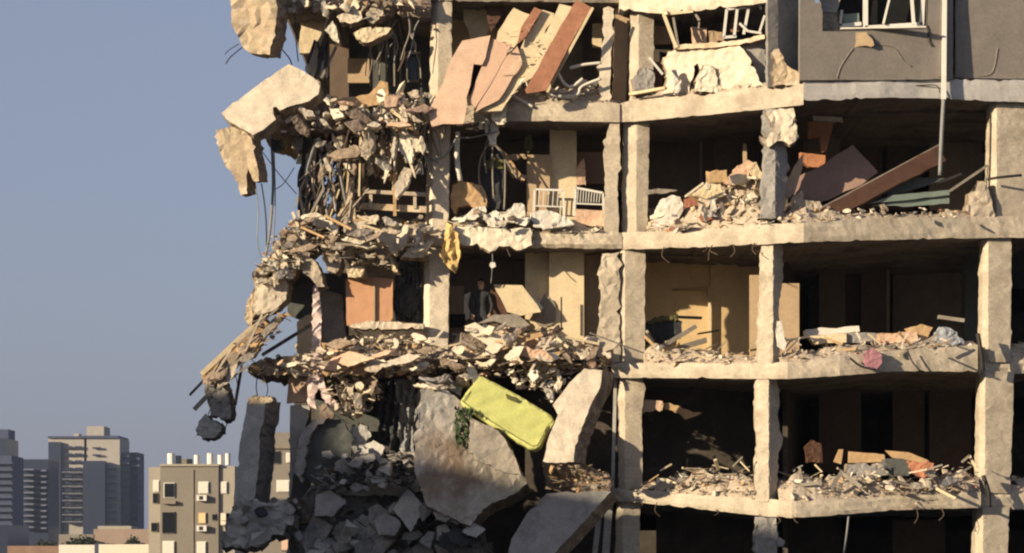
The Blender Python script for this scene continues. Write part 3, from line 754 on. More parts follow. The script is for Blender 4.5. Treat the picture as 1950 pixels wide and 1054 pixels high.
K('curved_furniture_panel', 'tan curved furniture panel like a bent seat on the top floor rubble', 'furniture', 'wood_tan',
  [(652, 186), (702, 180), (716, 166), (724, 154), (738, 158), (740, 180), (736, 196), (706, 202), (664, 212), (650, 204)], 59.9, (0, 0, .5), jag=1, amp=.02, step=6)
Wn = bar('small_window_frame', None, None, 'white_dusty', (772, 101, 62.4), (801, 101, 62.4), 4, .05, B)
for a, b in (((774, 100), (774, 156)), ((799, 100), (799, 156)), ((772, 155), (801, 155))): bar('window_frame', None, None, 'wood_grey', (*a, 62.4), (*b, 62.4), 4, .05, B)
wallq('pane_dark', 776, 797, 103, 153, 62.5, th=.05, name='window_pane')
for x in (705, 722, 735, 750, 762): bar('shutter_rail', None, None, 'wood_grey', (x, 90, 62.2), (x + 1, 165, 62.2), 3, .04, B)

# ---- tilted boards of the top middle room
def board(lb, m, P, d, th=.06, gx=0, gy=0, ex=(0, 0), name='board', cat='board', **kw):
    kw.setdefault('jag', .7); kw.setdefault('amp', .008)
    return K(name, lb, cat, m, P, d, (ex[0], ex[1], th), gx=gx, gy=gy, step=14, **kw)
board('large salmon board sliding off the top floor in front of the cream column', 'board_salmon',
      [(880, 78), (934, 68), (924, 112), (918, 124), (902, 122), (896, 162), (888, 186), (890, 200), (882, 236), (845, 236), (822, 242), (815, 214), (838, 170), (860, 112)], 59.5, .06, gy=-.004)
board('pink board standing right of the salmon board', 'board_pink', [(938, 74), (958, 82), (975, 84), (935, 160), (905, 205), (893, 195), (908, 150), (920, 120)], 59.7, .08, gy=-.004)
board('cream plank with torn plaster leaning left of the narrow brown plank', 'board_cream', [(978, 16), (1012, 28), (985, 84), (958, 140), (942, 88), (948, 60)], 60.2, .06, gy=-.004, jag=2)
board('narrow brown plank between two cream planks', 'board_red', [(1018, 14), (1032, 20), (1000, 72), (985, 84), (992, 52)], 60.0, .05, gy=-.004)
board('long cream plank right of the narrow brown plank', 'board_cream', [(1034, 18), (1056, 26), (1030, 90), (985, 170), (955, 212), (918, 214), (935, 170), (990, 95), (1010, 60)], 59.9, .07, gy=-.004, jag=2)
board('pale pink board low in the stack of tilted boards', 'board_pink', [(985, 88), (995, 120), (950, 190), (905, 214), (925, 170), (950, 120)], 59.65, .07, gy=-.004, jag=2)
board('cream plank tucked behind the thick red brown board', 'board_cream', [(1066, 8), (1092, 14), (1060, 80), (1020, 145), (996, 158), (1012, 110), (1040, 60)], 59.9, .06, gy=-.004, jag=1.5)
board('thick red brown board leaning steeply with a pale right edge', 'board_red', [(1098, 0), (1126, 14), (1082, 92), (1040, 172), (1004, 178), (1000, 172), (1046, 88)], 59.6, .06, gy=-.004)
bar('board_edge_strip', 'pale edge strip along the right side of the red brown board', 'strip', 'board_cream', (1129, 15, 59.52), (1042, 176, 59.85), 5, .07)
for p, lb in (([(905, 120), (918, 126), (906, 150), (896, 172)], 'black sheet for the dark gap between the salmon and pink boards'),):
    board(lb, 'black_void', [(900, 118), (920, 122), (905, 165), (892, 184)], 59.85, .04)  # black sheet painted in where the gap is only shade
K('concrete_block', 'crumbling cream lump at the left end of the floor edge under the tilted boards', 'concrete block', 'plaster_bright', [(930, 205), (950, 196), (966, 200), (964, 232), (946, 238), (936, 225)], 59.8, (0, 0, .4), jag=2, amp=.06, step=6)
cluster([(880, 205), (960, 170), (985, 190), (960, 215), (945, 240), (890, 252), (870, 245)], 59.6, 60.0, 43, 'bright', ('rubble_edge', 'splinters under the foot of the tilted boards', 'rubble', 130), smax=.14, sticks=.4)
cluster([(960, 60), (1020, 40), (1040, 100), (1000, 150), (960, 150)], 59.55, 59.75, 44, 'brown', ('board_debris', 'torn plaster flakes clinging to the tilted boards', 'rubble', 60), smax=.13, sticks=.4)
board('cream ragged ceiling piece above the salmon board', 'board_cream', [(880, -10), (930, 0), (950, 20), (940, 40), (925, 68), (895, 72), (884, 40)], 61.2, .1, jag=3)
board('dark triangular board hanging below the ceiling left of the cream planks', 'board_dark', [(925, 0), (965, 10), (952, 35), (935, 62), (928, 40)], 60.8, .06)
for i, P in enumerate([[(985, 170), (1000, 150), (1010, 172), (1025, 160)], [(1060, 135), (1075, 160), (1090, 165), (1110, 150)], [(1075, 185), (1100, 180), (1108, 165), (1145, 150)], [(1085, 130), (1110, 124), (1145, 120)], [(970, 180), (990, 190), (1015, 204)], [(1040, 178), (1070, 184), (1100, 186)]]):
    tube('bent_pipe', ['zigzag white pipe at the foot of the red brown board', 'hooked white pipe in the middle of the top floor debris', 'long bent white pipe ending at the thin broken column', 'straight upper white pipe above the top floor debris', 'white pipe sloping over the floor edge below the cream planks', 'short white pipe lying flat on the grey floor edge'][i], 'pipe', 'white_dusty', [(x, y, 59.75 + .05 * i) for x, y in P], .035, group='bent white pipes on the top floor')

# ---- top bay between cream column and corner column
K('broken_parapet', 'ragged cream masonry parapet with holes under the smashed window', 'wall', 'concrete_pale',
  [(1262, 112), (1272, 100), (1300, 93), (1362, 90), (1402, 84), (1416, 96), (1430, 118), (1440, 140), (1452, 160), (1450, 172), (1370, 176), (1330, 176), (1345, 150), (1340, 128), (1322, 126), (1318, 150), (1312, 176), (1262, 186), (1270, 150)],
  59.2, (0, 0, .25), gx=-.006, jag=2.5, amp=.06, step=6, grid=8)
K('broken_parapet', 'white plaster lump standing in the hole of the ragged parapet', 'wall', 'plaster_bright',
  [(1322, 176), (1330, 140), (1342, 126), (1360, 128), (1366, 150), (1372, 176)], 59.0, (0, 0, .3), jag=2.5, amp=.06, step=6)
K('broken_parapet', 'white slab shard standing at the left end of the ragged parapet', 'wall', 'white_dusty', [(1278, 134), (1288, 132), (1296, 150), (1292, 176), (1284, 178)], 59.3, (0, 0, .15), jag=1.5, amp=.04, step=6)
K('wall_panel', 'grey beige wall panel right of the ragged parapet', 'wall', 'concrete_grey', [(1412, 84), (1458, 74), (1462, 165), (1448, 165), (1432, 118)], 58.95, (0, 0, .2), jag=1.5, amp=.03)
K('window_ledge', 'long pale ledge under the smashed window frame', 'ledge', 'concrete_tan', [(1284, 86), (1340, 82), (1400, 78), (1456, 66), (1457, 74), (1400, 87), (1340, 92), (1286, 94)], 59.0, (0, 0, .3), gx=-.005, jag=1.5, amp=.03, step=7)
fr = empty('smashed_window_frame', X(1402, 76, 59)); tag(fr, 'white square window frame standing crooked on the pale ledge', 'window')
for a, b in (((1384, 18), (1378, 72)), ((1384, 18), (1426, 13)), ((1426, 13), (1416, 66)), ((1378, 72), (1402, 70)), ((1404, 16), (1398, 70))):
    bar('frame', None, None, 'white_paint', (*a, 59), (*b, 59), 5, .06, fr)
fr2 = empty('collapsed_window_frame', X(1280, 90, 59.4)); tag(fr2, 'collapsed pale window frame leaning against the cream column', 'window')
for a, b, w_ in (((1264, 28), (1288, 92), 6), ((1262, 28), (1320, 22), 5), ((1282, 34), (1292, 92), 4), ((1264, 28), (1272, 24), 6), ((1322, 24), (1332, 40), 4), ((1332, 38), (1330, 56), 3)):
    bar('frame', None, None, 'wood_grey' if w_ < 5 else 'plaster_cream', (*a, 59.5), (*b, 59.4), w_, .06, fr2)
for a, b in (((1408, 45), (1424, 60)), ((1424, 60), (1450, 64)), ((1456, 30), (1446, 62)), ((1440, 0), (1450, 18)), ((1236, 110), (1262, 142))):
    bar('broken_frame_strip', 'white splintered frame strip beside the crooked window frame', 'strip', 'white_paint', (*a, 58.9), (*b, 58.9), 4, .05, group='splintered frame strips')
for P, mm in (([(1318, 52), (1346, 54), (1346, 80), (1320, 84)], 'board_salmon'), ([(1350, 60), (1375, 62), (1378, 78), (1350, 80)], 'plaster_tan'), ([(1394, 22), (1412, 20), (1408, 60), (1392, 62)], 'board_red')):
    K('furniture_debris', {'board_salmon': 'small salmon box behind the pale ledge', 'plaster_tan': 'tan box behind the pale ledge', 'board_red': 'red brown panel seen through the crooked window frame'}[mm], 'furniture', mm, P, 60, (0, 0, .3), jag=1.5, amp=.03, step=8)
K('concrete_block', 'grey jagged block at the foot of the cream column on the top floor', 'concrete block', 'concrete_grey', [(1206, 160), (1216, 132), (1232, 128), (1246, 140), (1246, 168), (1206, 182)], 59.9, (0, 0, .4), jag=2, amp=.05, step=6)
bar('plank', 'thin pale plank lying on the top floor edge by the cream column', 'plank', 'board_cream', (1200, 180, 59.8), (1268, 168, 59.3), 5, .12)

# ------------------------------------------------------------------ second row
K('armchair_shell', 'tan overturned armchair shell beside the cream column', 'armchair', 'wood_tan', [(862, 352), (880, 346), (905, 350), (920, 360), (928, 385), (920, 402), (905, 398), (890, 392), (872, 395), (868, 410), (860, 400), (858, 370)], 60.6, (4, 0, .5), jag=1.5, amp=.04, step=6)
tube('hanging_pipe', 'pale vertical pipe right of the cream column above the armchair', 'pipe', 'white_dusty', [(872, 252, 60.2), (870, 300, 60.2), (876, 345, 60.2)], .06)
hb = K('hanging_dark_bundle', 'dark elongated net bundle hanging from the floor above beside the armchair', 'bundle', 'dark_cloth', [(930, 288), (944, 282), (956, 292), (962, 320), (958, 370), (950, 398), (932, 400), (922, 370), (918, 320)], 60.75, (0, 0, .4), jag=1.2, amp=.05, step=7)
K('olive_cover', None, None, 'olive_cloth', [(926, 306), (942, 300), (958, 306), (958, 322), (940, 320), (926, 324)], 60.66, (0, 0, .08), hb, jag=1, amp=.03, step=6)
for kk, P in enumerate(([(934, 270), (916, 300), (912, 340), (922, 385)], [(938, 272), (938, 330), (940, 378)], [(944, 276), (960, 300), (962, 350), (960, 400)], [(938, 268), (960, 300), (985, 340)], [(930, 262), (922, 290), (926, 330)])):
    tube('cable', ['pale cable curving left around the hanging dark bundle', 'pale cable straight down the middle of the dark bundle', 'pale cable curving right around the dark bundle', 'pale cable slanting away to the right of the dark bundle', 'short pale cable at the upper left of the dark bundle'][kk], 'cable', 'wood_grey', [(x, y, 60.6) for x, y in P], .02, group='cables around the dark bundle')
K('plaster_stalactite', 'white lump of plaster and wire hanging above the dark bundle', 'plaster', 'white_dusty', [(922, 232), (948, 230), (950, 250), (942, 262), (946, 272), (932, 276), (930, 262), (924, 250)], 60, (0, 0, .25), jag=2, amp=.05, step=5)
board('tan plank slanting right of the dark bundle', 'wood_tan', [(948, 282), (960, 288), (992, 332), (988, 338), (968, 325), (952, 300)], 60.8, .06)
K('shelf_fragment', 'broken shelf with rags against the peach wall end', 'shelf', 'plaster_tan', [(962, 296), (1000, 292), (1004, 302), (972, 306), (990, 330), (1002, 336), (1000, 344), (975, 338), (965, 320)], 61, (0, 0, .3), jag=2, amp=.05, step=6)
K('rag', 'pale rag hanging in the dark above the broken shelf', 'cloth', 'olive_cloth', [(1000, 262), (1012, 256), (1014, 280), (1006, 292), (998, 284)], 61.2, (0, 0, .1), jag=1.5, amp=.04, step=5)
def rack(lb, x0, x1, y0, y1, n, d, slant):
    e = empty('drying_rack', X(x0, y1, d)); tag(e, lb, 'drying rack')
    for a, b in (((x0, y0), (x0 - 3, y1)), ((x1, y0 + slant), (x1 + 2, y1)), ((x0, y0), (x1, y0 + slant))): bar('frame', None, None, 'white_paint', (*a, d), (*b, d), 4, .04, e)
    bar('rail', None, None, 'white_paint', (x0 - 1, (y0 + y1) / 2 + 3, d), (x1 + 1, (y0 + y1) / 2 + 5, d), 2.5, .03, e)
    for k in range(1, n):
        t = k / n; bar('wire', None, None, 'white_paint', (x0 + (x1 - x0) * t, y0 + slant * t, d), (x0 + (x1 - x0) * t - 2, y1 - 26, d), 1.5, .015, e)
rack('white wire drying rack standing in front of the sunlit cream wall', 1018, 1072, 361, 418, 6, 60.9, 2)
rack('white slatted rack tipped against the thin broken column', 1096, 1148, 358, 412, 10, 60.6, 10)
K('cardboard_box', 'tan box below the white slatted rack', 'box', 'board_pink', [(1094, 398), (1150, 402), (1150, 432), (1100, 430)], 60.5, (0, 0, .35), jag=1, amp=.02, step=10)
K('wall_remnant', 'peach broken wall piece right of the sunlit cream wall', 'wall', 'board_pink', [(1098, 318), (1112, 302), (1116, 352), (1098, 352)], 61.3, (0, 0, .1), jag=2, amp=.03, step=6)
for P, lb in (([(884, 412), (900, 396), (925, 394), (926, 404), (905, 418), (888, 418)], 'bright white cushion right of the cream column'),
              ([(962, 404), (980, 388), (998, 390), (1000, 412), (985, 424), (962, 424)], 'bright white lump below the broken shelf'),
              ([(925, 410), (945, 400), (958, 410), (955, 432), (930, 432)], 'grey white lump between two bright lumps'),
              ([(1010, 405), (1040, 400), (1075, 410), (1095, 428), (1050, 436), (1015, 432)], 'crumpled white sheet below the drying rack'),
              ([(1246, 440), (1248, 400), (1256, 382), (1280, 372), (1296, 376), (1302, 400), (1290, 420), (1262, 438)], 'large bright white sack of plaster beside the main column')):
    K('white_bundle', lb, 'bundle', 'white_dusty', P, 59.9, (0, 0, .45), jag=1.5, amp=.045, step=6)
K('mustard_cloth', 'mustard yellow cloth hanging over the floor edge at the cream column', 'cloth', 'mustard_cloth', [(850, 424), (860, 428), (874, 456), (876, 490), (866, 518), (852, 508), (838, 484), (846, 462)], 59.75, (0, 0, .12), jag=1.5, amp=.05, step=5, wave=(.06, .35, 0))
# heap extras row 2 centre right
for P, mm, lb in (([(1315, 372), (1345, 350), (1372, 350), (1378, 372), (1350, 380)], 'board_cream', 'cream slab shard on top of the tall heap'),
                  ([(1378, 350), (1400, 320), (1425, 305), (1438, 312), (1420, 345), (1400, 352)], 'board_pink', 'tan shard pointing up at the right of the tall heap'),
                  ([(1345, 326), (1384, 324), (1386, 346), (1345, 350)], 'wood_tan', 'small tan box behind the tall heap'),
                  ([(1420, 318), (1440, 308), (1452, 330), (1452, 372), (1436, 370), (1440, 346)], 'plaster_cream', 'cream door piece between the tall heap and the corner column'),
                  ([(1352, 378), (1362, 374), (1364, 406), (1354, 408)], 'white_dusty', 'white upright stub in the middle of the tall heap'),
                  ([(1302, 380), (1325, 372), (1330, 390), (1306, 396)], 'tile_red', 'reddish shard in the tall heap'),
                  ([(1332, 412), (1362, 408), (1366, 418), (1336, 422)], 'tile_red', 'red flat piece at the foot of the tall heap'),
                  ([(1420, 378), (1440, 382), (1452, 400), (1436, 412), (1415, 405)], 'white_dusty', 'white curved fragment beside the corner column'),
                  ([(1228, 362), (1262, 360), (1290, 362), (1270, 368), (1230, 370)], 'wood_grey', 'grey board lying left of the white plaster sack')):
    K('broken_piece', lb, 'debris', mm, P, 59.2 if P[0][0] > 1240 else 60.2, (0, 0, .12), jag=1.2, amp=.03, step=6)

# right bay, row 2
o_ = K('orange_cabinet_panel', 'bright orange cabinet panel hanging in the dark room right of the corner column', 'cabinet', 'panel_orange', [(1540, 232), (1586, 234), (1584, 250), (1574, 288), (1566, 290), (1562, 260), (1540, 262)], 60.3, (0, 0, .3), jag=.8, amp=.01, step=10)
K('orange_cabinet_panel', 'lower orange cabinet panel half hidden behind the mauve panel', 'cabinet', 'panel_orange', [(1524, 290), (1572, 296), (1570, 318), (1540, 318), (1524, 306)], 60.2, (0, 0, .25), jag=.8, amp=.01, step=10)
K('white_shelf_strip', 'short pale strip above the orange cabinet panel', 'strip', 'white_dusty', [(1548, 220), (1604, 224), (1606, 232), (1550, 230)], 60.2, (0, 0, .2), jag=.8, amp=.01)
board('large mauve triangular panel leaning in the room right of the corner column', 'panel_mauve', [(1520, 336), (1560, 318), (1624, 276), (1672, 328), (1640, 352), (1580, 380), (1540, 392), (1512, 376)], 59.6, .06, gy=-.003)
board('salmon pointed shard right beside the corner column', 'board_salmon', [(1530, 292), (1528, 320), (1512, 372), (1496, 380), (1494, 350), (1512, 318)], 59.2, .06, gy=-.003)
board('long dark brown board lying diagonally across the rubble', 'board_dark', [(1562, 398), (1788, 277), (1802, 306), (1700, 356), (1612, 404), (1590, 404)], 58.9, .10, gx=.002, ex=(0, 3))
bar('board_edge_strip', 'light upper edge strip of the long dark brown board', 'strip', 'wood_grey', (1564, 396, 58.83), (1789, 276, 59.3), 2.5, .06)
for k, (P, mm) in enumerate([([(1655, 388), (1700, 372), (1808, 362), (1808, 372), (1700, 384)], 'glass_green'), ([(1660, 392), (1720, 382), (1808, 376), (1808, 388), (1720, 394)], 'glass_green'), ([(1670, 366), (1742, 338), (1800, 340), (1770, 352), (1700, 372)], 'wall_slate')]):
    board(['upper pale green glass sheet on the rubble', 'lower pale green glass sheet on the rubble', 'dark sheet leaning behind the green glass sheets'][k], mm, P, 59.1 + .1 * k, .04, gx=.001, name='glass_sheet', cat='glass sheet')
bar('plank', 'thin plank rising from the glass sheets to the right column', 'plank', 'wood_grey', (1806, 366, 59.3), (1880, 316, 59.6), 5, .08)
bar('plank', 'thin pale splinter above the glass sheets', 'plank', 'wood_grey', (1784, 350, 59.6), (1830, 332, 59.8), 4, .06)
K('concrete_block', 'rough block at the foot of the right column on the second floor', 'concrete block', 'concrete_warm', [(1838, 400), (1846, 372), (1860, 350), (1874, 346), (1884, 372), (1896, 416), (1850, 414)], 59.1, (0, 0, .4), jag=3, amp=.08, step=6)
K('concrete_block', 'pale rough lump between the salmon shard and the mauve panel', 'concrete block', 'concrete_warm', [(1500, 400), (1512, 372), (1528, 362), (1530, 380), (1560, 384), (1572, 400), (1540, 412)], 58.9, (0, 0, .4), jag=3, amp=.08, step=6)

# ------------------------------------------------------------------ third row
def person(loc, label, h=1.76, face=0.0):
    """one skinned figure standing upright, arms hanging slightly forward"""
    me = bpy.data.meshes.new('person'); V = []; E = []; Rr = []
    def v(x, y, z, r, p=None, ry=None):
        V.append((x, y, z)); Rr.append((r, ry or r))
        if p is not None: E.append((p, len(V) - 1))
        return len(V) - 1
    pel = v(0, 0, .96, .15, None, .11); wa = v(0, 0, 1.12, .135, pel, .10); ch = v(0, 0, 1.32, .165, wa, .115); nk0 = v(0, .01, 1.47, .075, ch)
    nk = v(0, 0, 1.53, .052, nk0); j = v(0, -.02, 1.60, .072, nk, .085); hd_ = v(0, -.005, 1.68, .082, j, .10); v(0, .005, 1.735, .062, hd_, .075)
    v(0, -.105, 1.655, .014, j)                                   # nose
    for sx in (-1, 1):
        sh = v(sx * .19, .0, 1.42, .062, ch); el = v(sx * .27, .02, 1.14, .045, sh); wr = v(sx * .22, -.14, .94, .028, el)
        pm = v(sx * .20, -.185, .885, .034, wr, .018)
        for k in range(4):
            f1 = v(sx * (.175 + .018 * k), -.20, .83, .0095, pm); f2 = v(sx * (.175 + .018 * k), -.195, .80 - .008 * (k in (1, 2)), .009, f1); v(sx * (.175 + .018 * k), -.18, .775, .008, f2)
        t1 = v(sx * .165, -.21, .88, .011, pm); v(sx * .15, -.22, .845, .010, t1)
        hp = v(sx * .095, 0, .90, .098, pel); kn = v(sx * .115, -.02, .50, .062, hp); an = v(sx * .125, .03, .09, .042, kn); v(sx * .14, -.14, .04, .045, an, .035)
        v(sx * .078, .0, 1.655, .016, j)                          # ear
    me.from_pydata(V, E, []); o = bpy.data.objects.new('person', me); col.objects.link(o)
    md = o.modifiers.new('skin', 'SKIN'); 
    for i_, (a, b) in enumerate(Rr): me.skin_vertices[0].data[i_].radius = (a, b)
    me.skin_vertices[0].data[0].use_root = True
    md.use_smooth_shade = True
    sb = o.modifiers.new('sub', 'SUBSURF'); sb.levels = 2; sb.render_levels = 2
    dg = bpy.context.evaluated_depsgraph_get(); m2 = bpy.data.meshes.new_from_object(o.evaluated_get(dg))
    o.modifiers.clear(); o.data = m2; m2.materials.clear()
    for k in ('dark_cloth', 'skin', 'boot_leather'): m2.materials.append(M[k])
    for p in m2.polygons:
        z = p.center.z; x = abs(p.center.x)
        p.material_index = 1 if z > 1.51 or (z < .93 and p.center.y < -.13 and z > .7) else (2 if z < .12 else 0)
    o.location = loc; o.scale = (h / 1.8,) * 3; o.rotation_euler = (0, 0, face)
    tag(o, label, 'person')
    hv, hf = [], []                                               # short hair cap
    n = 10
    for a in range(5):
        th = a / 4 * 1.55
        for b in range(n):
            ph = 6.283 * b / n; hv.append((math.sin(th) * math.cos(ph) * .094, .016 + math.sin(th) * math.sin(ph) * .108, 1.69 + math.cos(th) * .095 - (.03 if math.sin(ph) > .3 and a == 4 else 0)))
    for a in range(4):
        for b in range(n): hf.append((a * n + b, a * n + (b + 1) % n, (a + 1) * n + (b + 1) % n, (a + 1) * n + b))
    hm = bpy.data.meshes.new('hair'); hm.from_pydata(hv, [], hf); hm.materials.append(M['hair']); ho = bpy.data.objects.new('hair', hm); col.objects.link(ho); ho.parent = o
    for sx in (-1, 1):
        vs_, fs_ = tube_geo([Vector((sx * .030 - .012, -.098, 1.685)), Vector((sx * .030 + .012, -.098, 1.685))], .007)
        em = bpy.data.meshes.new('eye'); em.from_pydata([tuple(q) for q in vs_], [], fs_); em.materials.append(M['cable_black']); eo = bpy.data.objects.new('eye', em); col.objects.link(eo); eo.parent = o
    vs_, fs_ = tube_geo([Vector((-.022, -.102, 1.61)), Vector((.022, -.102, 1.61))], .006)
    em = bpy.data.meshes.new('mouth'); em.from_pydata([tuple(q) for q in vs_], [], fs_); em.materials.append(M['tile_red']); eo = bpy.data.objects.new('mouth', em); col.objects.link(eo); eo.parent = o
    return o
mk('skin', (.46, .29, .19), var=.06, bump=.05); mk('hair', (.03, .022, .016), var=.2, bump=.3); mk('boot_leather', (.04, .03, .025), var=.2, bump=.1)
pf = X(916, 688, 60.95)
person((pf.x, pf.y, X(0, 529, 60.95).z - 1.76), 'person in black clothing standing in the rubble before the leaning cream boards')
board('dark red board leaning right of the person in black', 'board_dark', [(934, 548), (946, 545), (968, 600), (940, 602)], 61.0, .05)
board('wide cream board leaning right of the person in black', 'board_cream', [(940, 542), (994, 544), (1024, 582), (1030, 594), (992, 602), (966, 594)], 60.5, .06)
board('pale sunlit board edge leaning on the wide cream board', 'plaster_bright', [(1002, 556), (1012, 562), (1034, 586), (1028, 598), (1010, 580)], 60.7, .05)
board('narrow pale post left of the person in black', 'plaster_bright', [(884, 562), (896, 556), (894, 606), (884, 612)], 61.1, .08)
board('black low box left of the narrow pale post', 'black_void', [(855, 598), (886, 598), (886, 622), (855, 624)], 61.0, .3)
board('pale bent board lying on the pink heap', 'plaster_bright', [(884, 622), (905, 614), (930, 630), (954, 640), (956, 658), (942, 668), (918, 650), (900, 640)], 59.5, .05)
board('grey board leaning on the pink heap', 'wood_grey', [(905, 618), (938, 600), (985, 598), (1010, 620), (985, 625), (940, 612)], 60.2, .08)
board('brown flat board across the pink heap', 'wood_tan', [(960, 640), (985, 625), (1000, 640), (1030, 632), (1035, 640), (990, 655)], 59.6, .06)
lp = empty('hanging_lamp', X(937, 545, 60.6)); tag(lp, 'small white lamp bulb hanging on a wire under the flaking floor edge', 'lamp')
tube('wire', None, None, 'cable_grey', [(937, 476, 60.2), (938, 500, 60.2), (935, 540, 60.3)], .012, lp)
K('bulb', None, None, 'white_paint', [(934, 500), (942, 500), (944, 508), (936, 512), (932, 506)], 60.15, (0, 0, .1), lp, jag=.3, amp=.01, step=4)
bar('pipe_stub', 'thin dark pipe standing in front of the sunlit cream wall', 'pipe', 'steel_dark', (1069, 566, 60.6), (1069, 625, 60.6), 3, .03)
K('wall_shade_patch', None, None, 'wall_dim', [(1008, 610), (1036, 560), (1058, 580), (1056, 612), (1040, 622)], 60.9, (0, 0, .02), B, jag=3, amp=.01)  # dark patch painting a cast shadow on the cream wall
# yellow room contents
K('overturned_chair', 'dark overturned chair heap with mustard rag beside the main column', 'chair', 'dark_cloth', [(1228, 616), (1250, 606), (1262, 602), (1290, 608), (1300, 612), (1298, 632), (1276, 650), (1240, 658), (1228, 660)], 60.7, (0, 0, .6), jag=2, amp=.07, step=6)
K('rag', 'mustard rag on the dark overturned chair', 'cloth', 'olive_cloth', [(1232, 612), (1248, 604), (1270, 602), (1290, 600), (1292, 608), (1262, 612), (1236, 618)], 60.6, (0, 0, .08), jag=1.5, amp=.04, step=5)
for a, b, w_, mm, lb in (((1258, 662), (1325, 622), 8, 'wood_grey', 'grey plank rising towards the yellow wall'), ((1262, 672), (1345, 648), 10, 'wood_grey', 'thick grey plank lying flat before the yellow wall'),
                         ((1288, 604), (1335, 606), 5, 'steel_dark', 'black stick sticking out of the dark overturned chair'), ((1330, 636), (1368, 630), 3, 'steel_dark', 'thin black stick before the yellow wall'),
                         ((1232, 632), (1246, 655), 5, 'wood_grey', 'short grey leg of the overturned chair')):
    bar('plank', lb, 'plank', mm, (*a, 60), (*b, 60.3), w_, .1)
K('leaning_shard', 'tall white shard leaning against the foot of the corner column', 'debris', 'white_dusty', [(1480, 612), (1488, 612), (1498, 655), (1494, 668), (1480, 660)], 58.2, (0, 0, .08), jag=1, amp=.02)
board('white flat board on the third floor edge', 'white_dusty', [(1534, 628), (1636, 621), (1637, 632), (1536, 640)], 59.2, .5, name='white_board')
K('foam_block', 'cream block under the white flat board', 'block', 'plaster_cream', [(1540, 640), (1612, 634), (1612, 652), (1552, 656)], 59.0, (0, 0, .5), jag=1, amp=.02)
K('foam_block', 'mauve grey slab between the cream block and the peach slab', 'block', 'concrete_grey', [(1612, 634), (1668, 634), (1668, 654), (1612, 654)], 59.1, (0, 0, .5), jag=1, amp=.02)
K('foam_block', 'peach slab left of the blue grey bundle', 'block', 'board_pink', [(1668, 636), (1745, 632), (1750, 650), (1668, 656)], 59.1, (0, 0, .4), jag=1.5, amp=.03)
K('cardboard_sheet', 'orange brown cardboard sheet leaning above the peach slab', 'cardboard', 'wood_tan', [(1722, 626), (1756, 618), (1776, 624), (1762, 650), (1740, 646)], 59.3, (0, 0, .08), jag=1.5, amp=.02)
K('cloth_bundle', 'blue grey cloth bundle on the third floor beside the back column', 'bundle', 'blue_grey_cloth', [(1784, 638), (1790, 624), (1808, 624), (1822, 632), (1836, 650), (1830, 660), (1800, 660), (1786, 652)], 59, (0, 0, .4), jag=1.5, amp=.07, step=5)
bar('plank', 'pale plank floating before the back column above the blue grey bundle', 'plank', 'wood_grey', (1786, 604, 59.8), (1836, 611, 59.8), 7, .1)
K('pink_rug', 'mauve rug draped over the third floor edge', 'rug', 'mauve_cloth', [(1644, 676), (1660, 664), (1676, 672), (1680, 690), (1670, 704), (1650, 700)], 58.2, (0, 0, .12), jag=1.5, amp=.04, step=5)
tube('cable', 'black cable looping under the mauve rug', 'cable', 'cable_black', [(1618, 682, 58.1), (1640, 698, 58.1), (1668, 704, 58.1)], .025)
tube('cable', 'thin black cable over the floor edge left of the blue grey bundle', 'cable', 'cable_black', [(1728, 668, 58.4), (1738, 690, 58.4), (1752, 706, 58.5)], .015)

# ------------------------------------------------------------------ lowest row right
K('ceiling_fragment', 'orange lit torn panel hanging in the dark beside the main column on the lowest storey', 'panel', 'board_salmon', [(1222, 762), (1262, 764), (1262, 782), (1224, 786)], 60.4, (0, 0, .1), jag=1.5, amp=.03, step=6)
K('ceiling_fragment', 'brown fish shaped torn panel right of the orange lit panel', 'panel', 'wood_tan', [(1262, 768), (1290, 772), (1318, 786), (1338, 786), (1322, 794), (1306, 800), (1294, 788), (1266, 780)], 60.5, (0, 0, .06), jag=1.2, amp=.02, step=6)
board('tan board standing behind the wide heap on the lowest floor', 'wood_tan', [(1616, 860), (1684, 866), (1686, 880), (1616, 882)], 59.4, .1)
board('tan stub left of the tan board on the lowest floor', 'wood_tan', [(1588, 880), (1598, 856), (1606, 856), (1602, 884)], 59.4, .1)
board('tan rail above the dark grey cushion', 'wood_tan', [(1686, 858), (1730, 862), (1766, 876), (1760, 882), (1700, 872)], 59.5, .1)
K('debris_slab', 'grey brown panel below the tan board on the lowest floor', 'panel', 'concrete_grey', [(1612, 884), (1684, 882), (1690, 904), (1640, 912), (1610, 905)], 59.1, (0, 0, .3), jag=2, amp=.05)
K('cushion', 'dark grey cushion on the lowest floor heap', 'cushion', 'wall_slate', [(1684, 874), (1722, 874), (1734, 884), (1734, 906), (1700, 908), (1686, 902)], 58.95, (0, 0, .4), jag=1, amp=.03, smooth=True)
K('cushion', 'terracotta cushion right of the dark grey cushion', 'cushion', 'terracotta_cloth', [(1728, 878), (1750, 880), (1778, 882), (1776, 900), (1758, 912), (1738, 900)], 58.85, (0, 0, .35), jag=1.5, amp=.04, step=5)
for a, b, w_, lb in (((1772, 926), (1820, 950), 5, 'pale plank sloping over the lowest floor edge'), ((1604, 898), (1582, 930), 7, 'pale plank crossing the other left of the grey brown panel'), ((1600, 900), (1640, 928), 7, 'pale plank crossing under the grey brown panel'),
                     ((1832, 880), (1846, 868), 4, 'thin frame piece near the right column'), ((1846, 868), (1862, 900), 4, 'slanting frame piece near the right column'), ((1486, 928), (1560, 920), 6, 'grey pole lying right of the corner column'),
                     ((1396, 888), (1414, 870), 3, 'thin stick rising from the heap left of the corner column'), ((1368, 895), (1362, 876), 6, 'olive stub in the heap left of the corner column'), ((1550, 940), (1575, 952), 5, 'short pale stick on the lowest floor edge')):
    bar('plank', lb, 'plank', 'wood_grey' if 'grey' in lb or 'thin' in lb else 'board_cream', (*a, 58.5), (*b, 58.3), w_, .05)
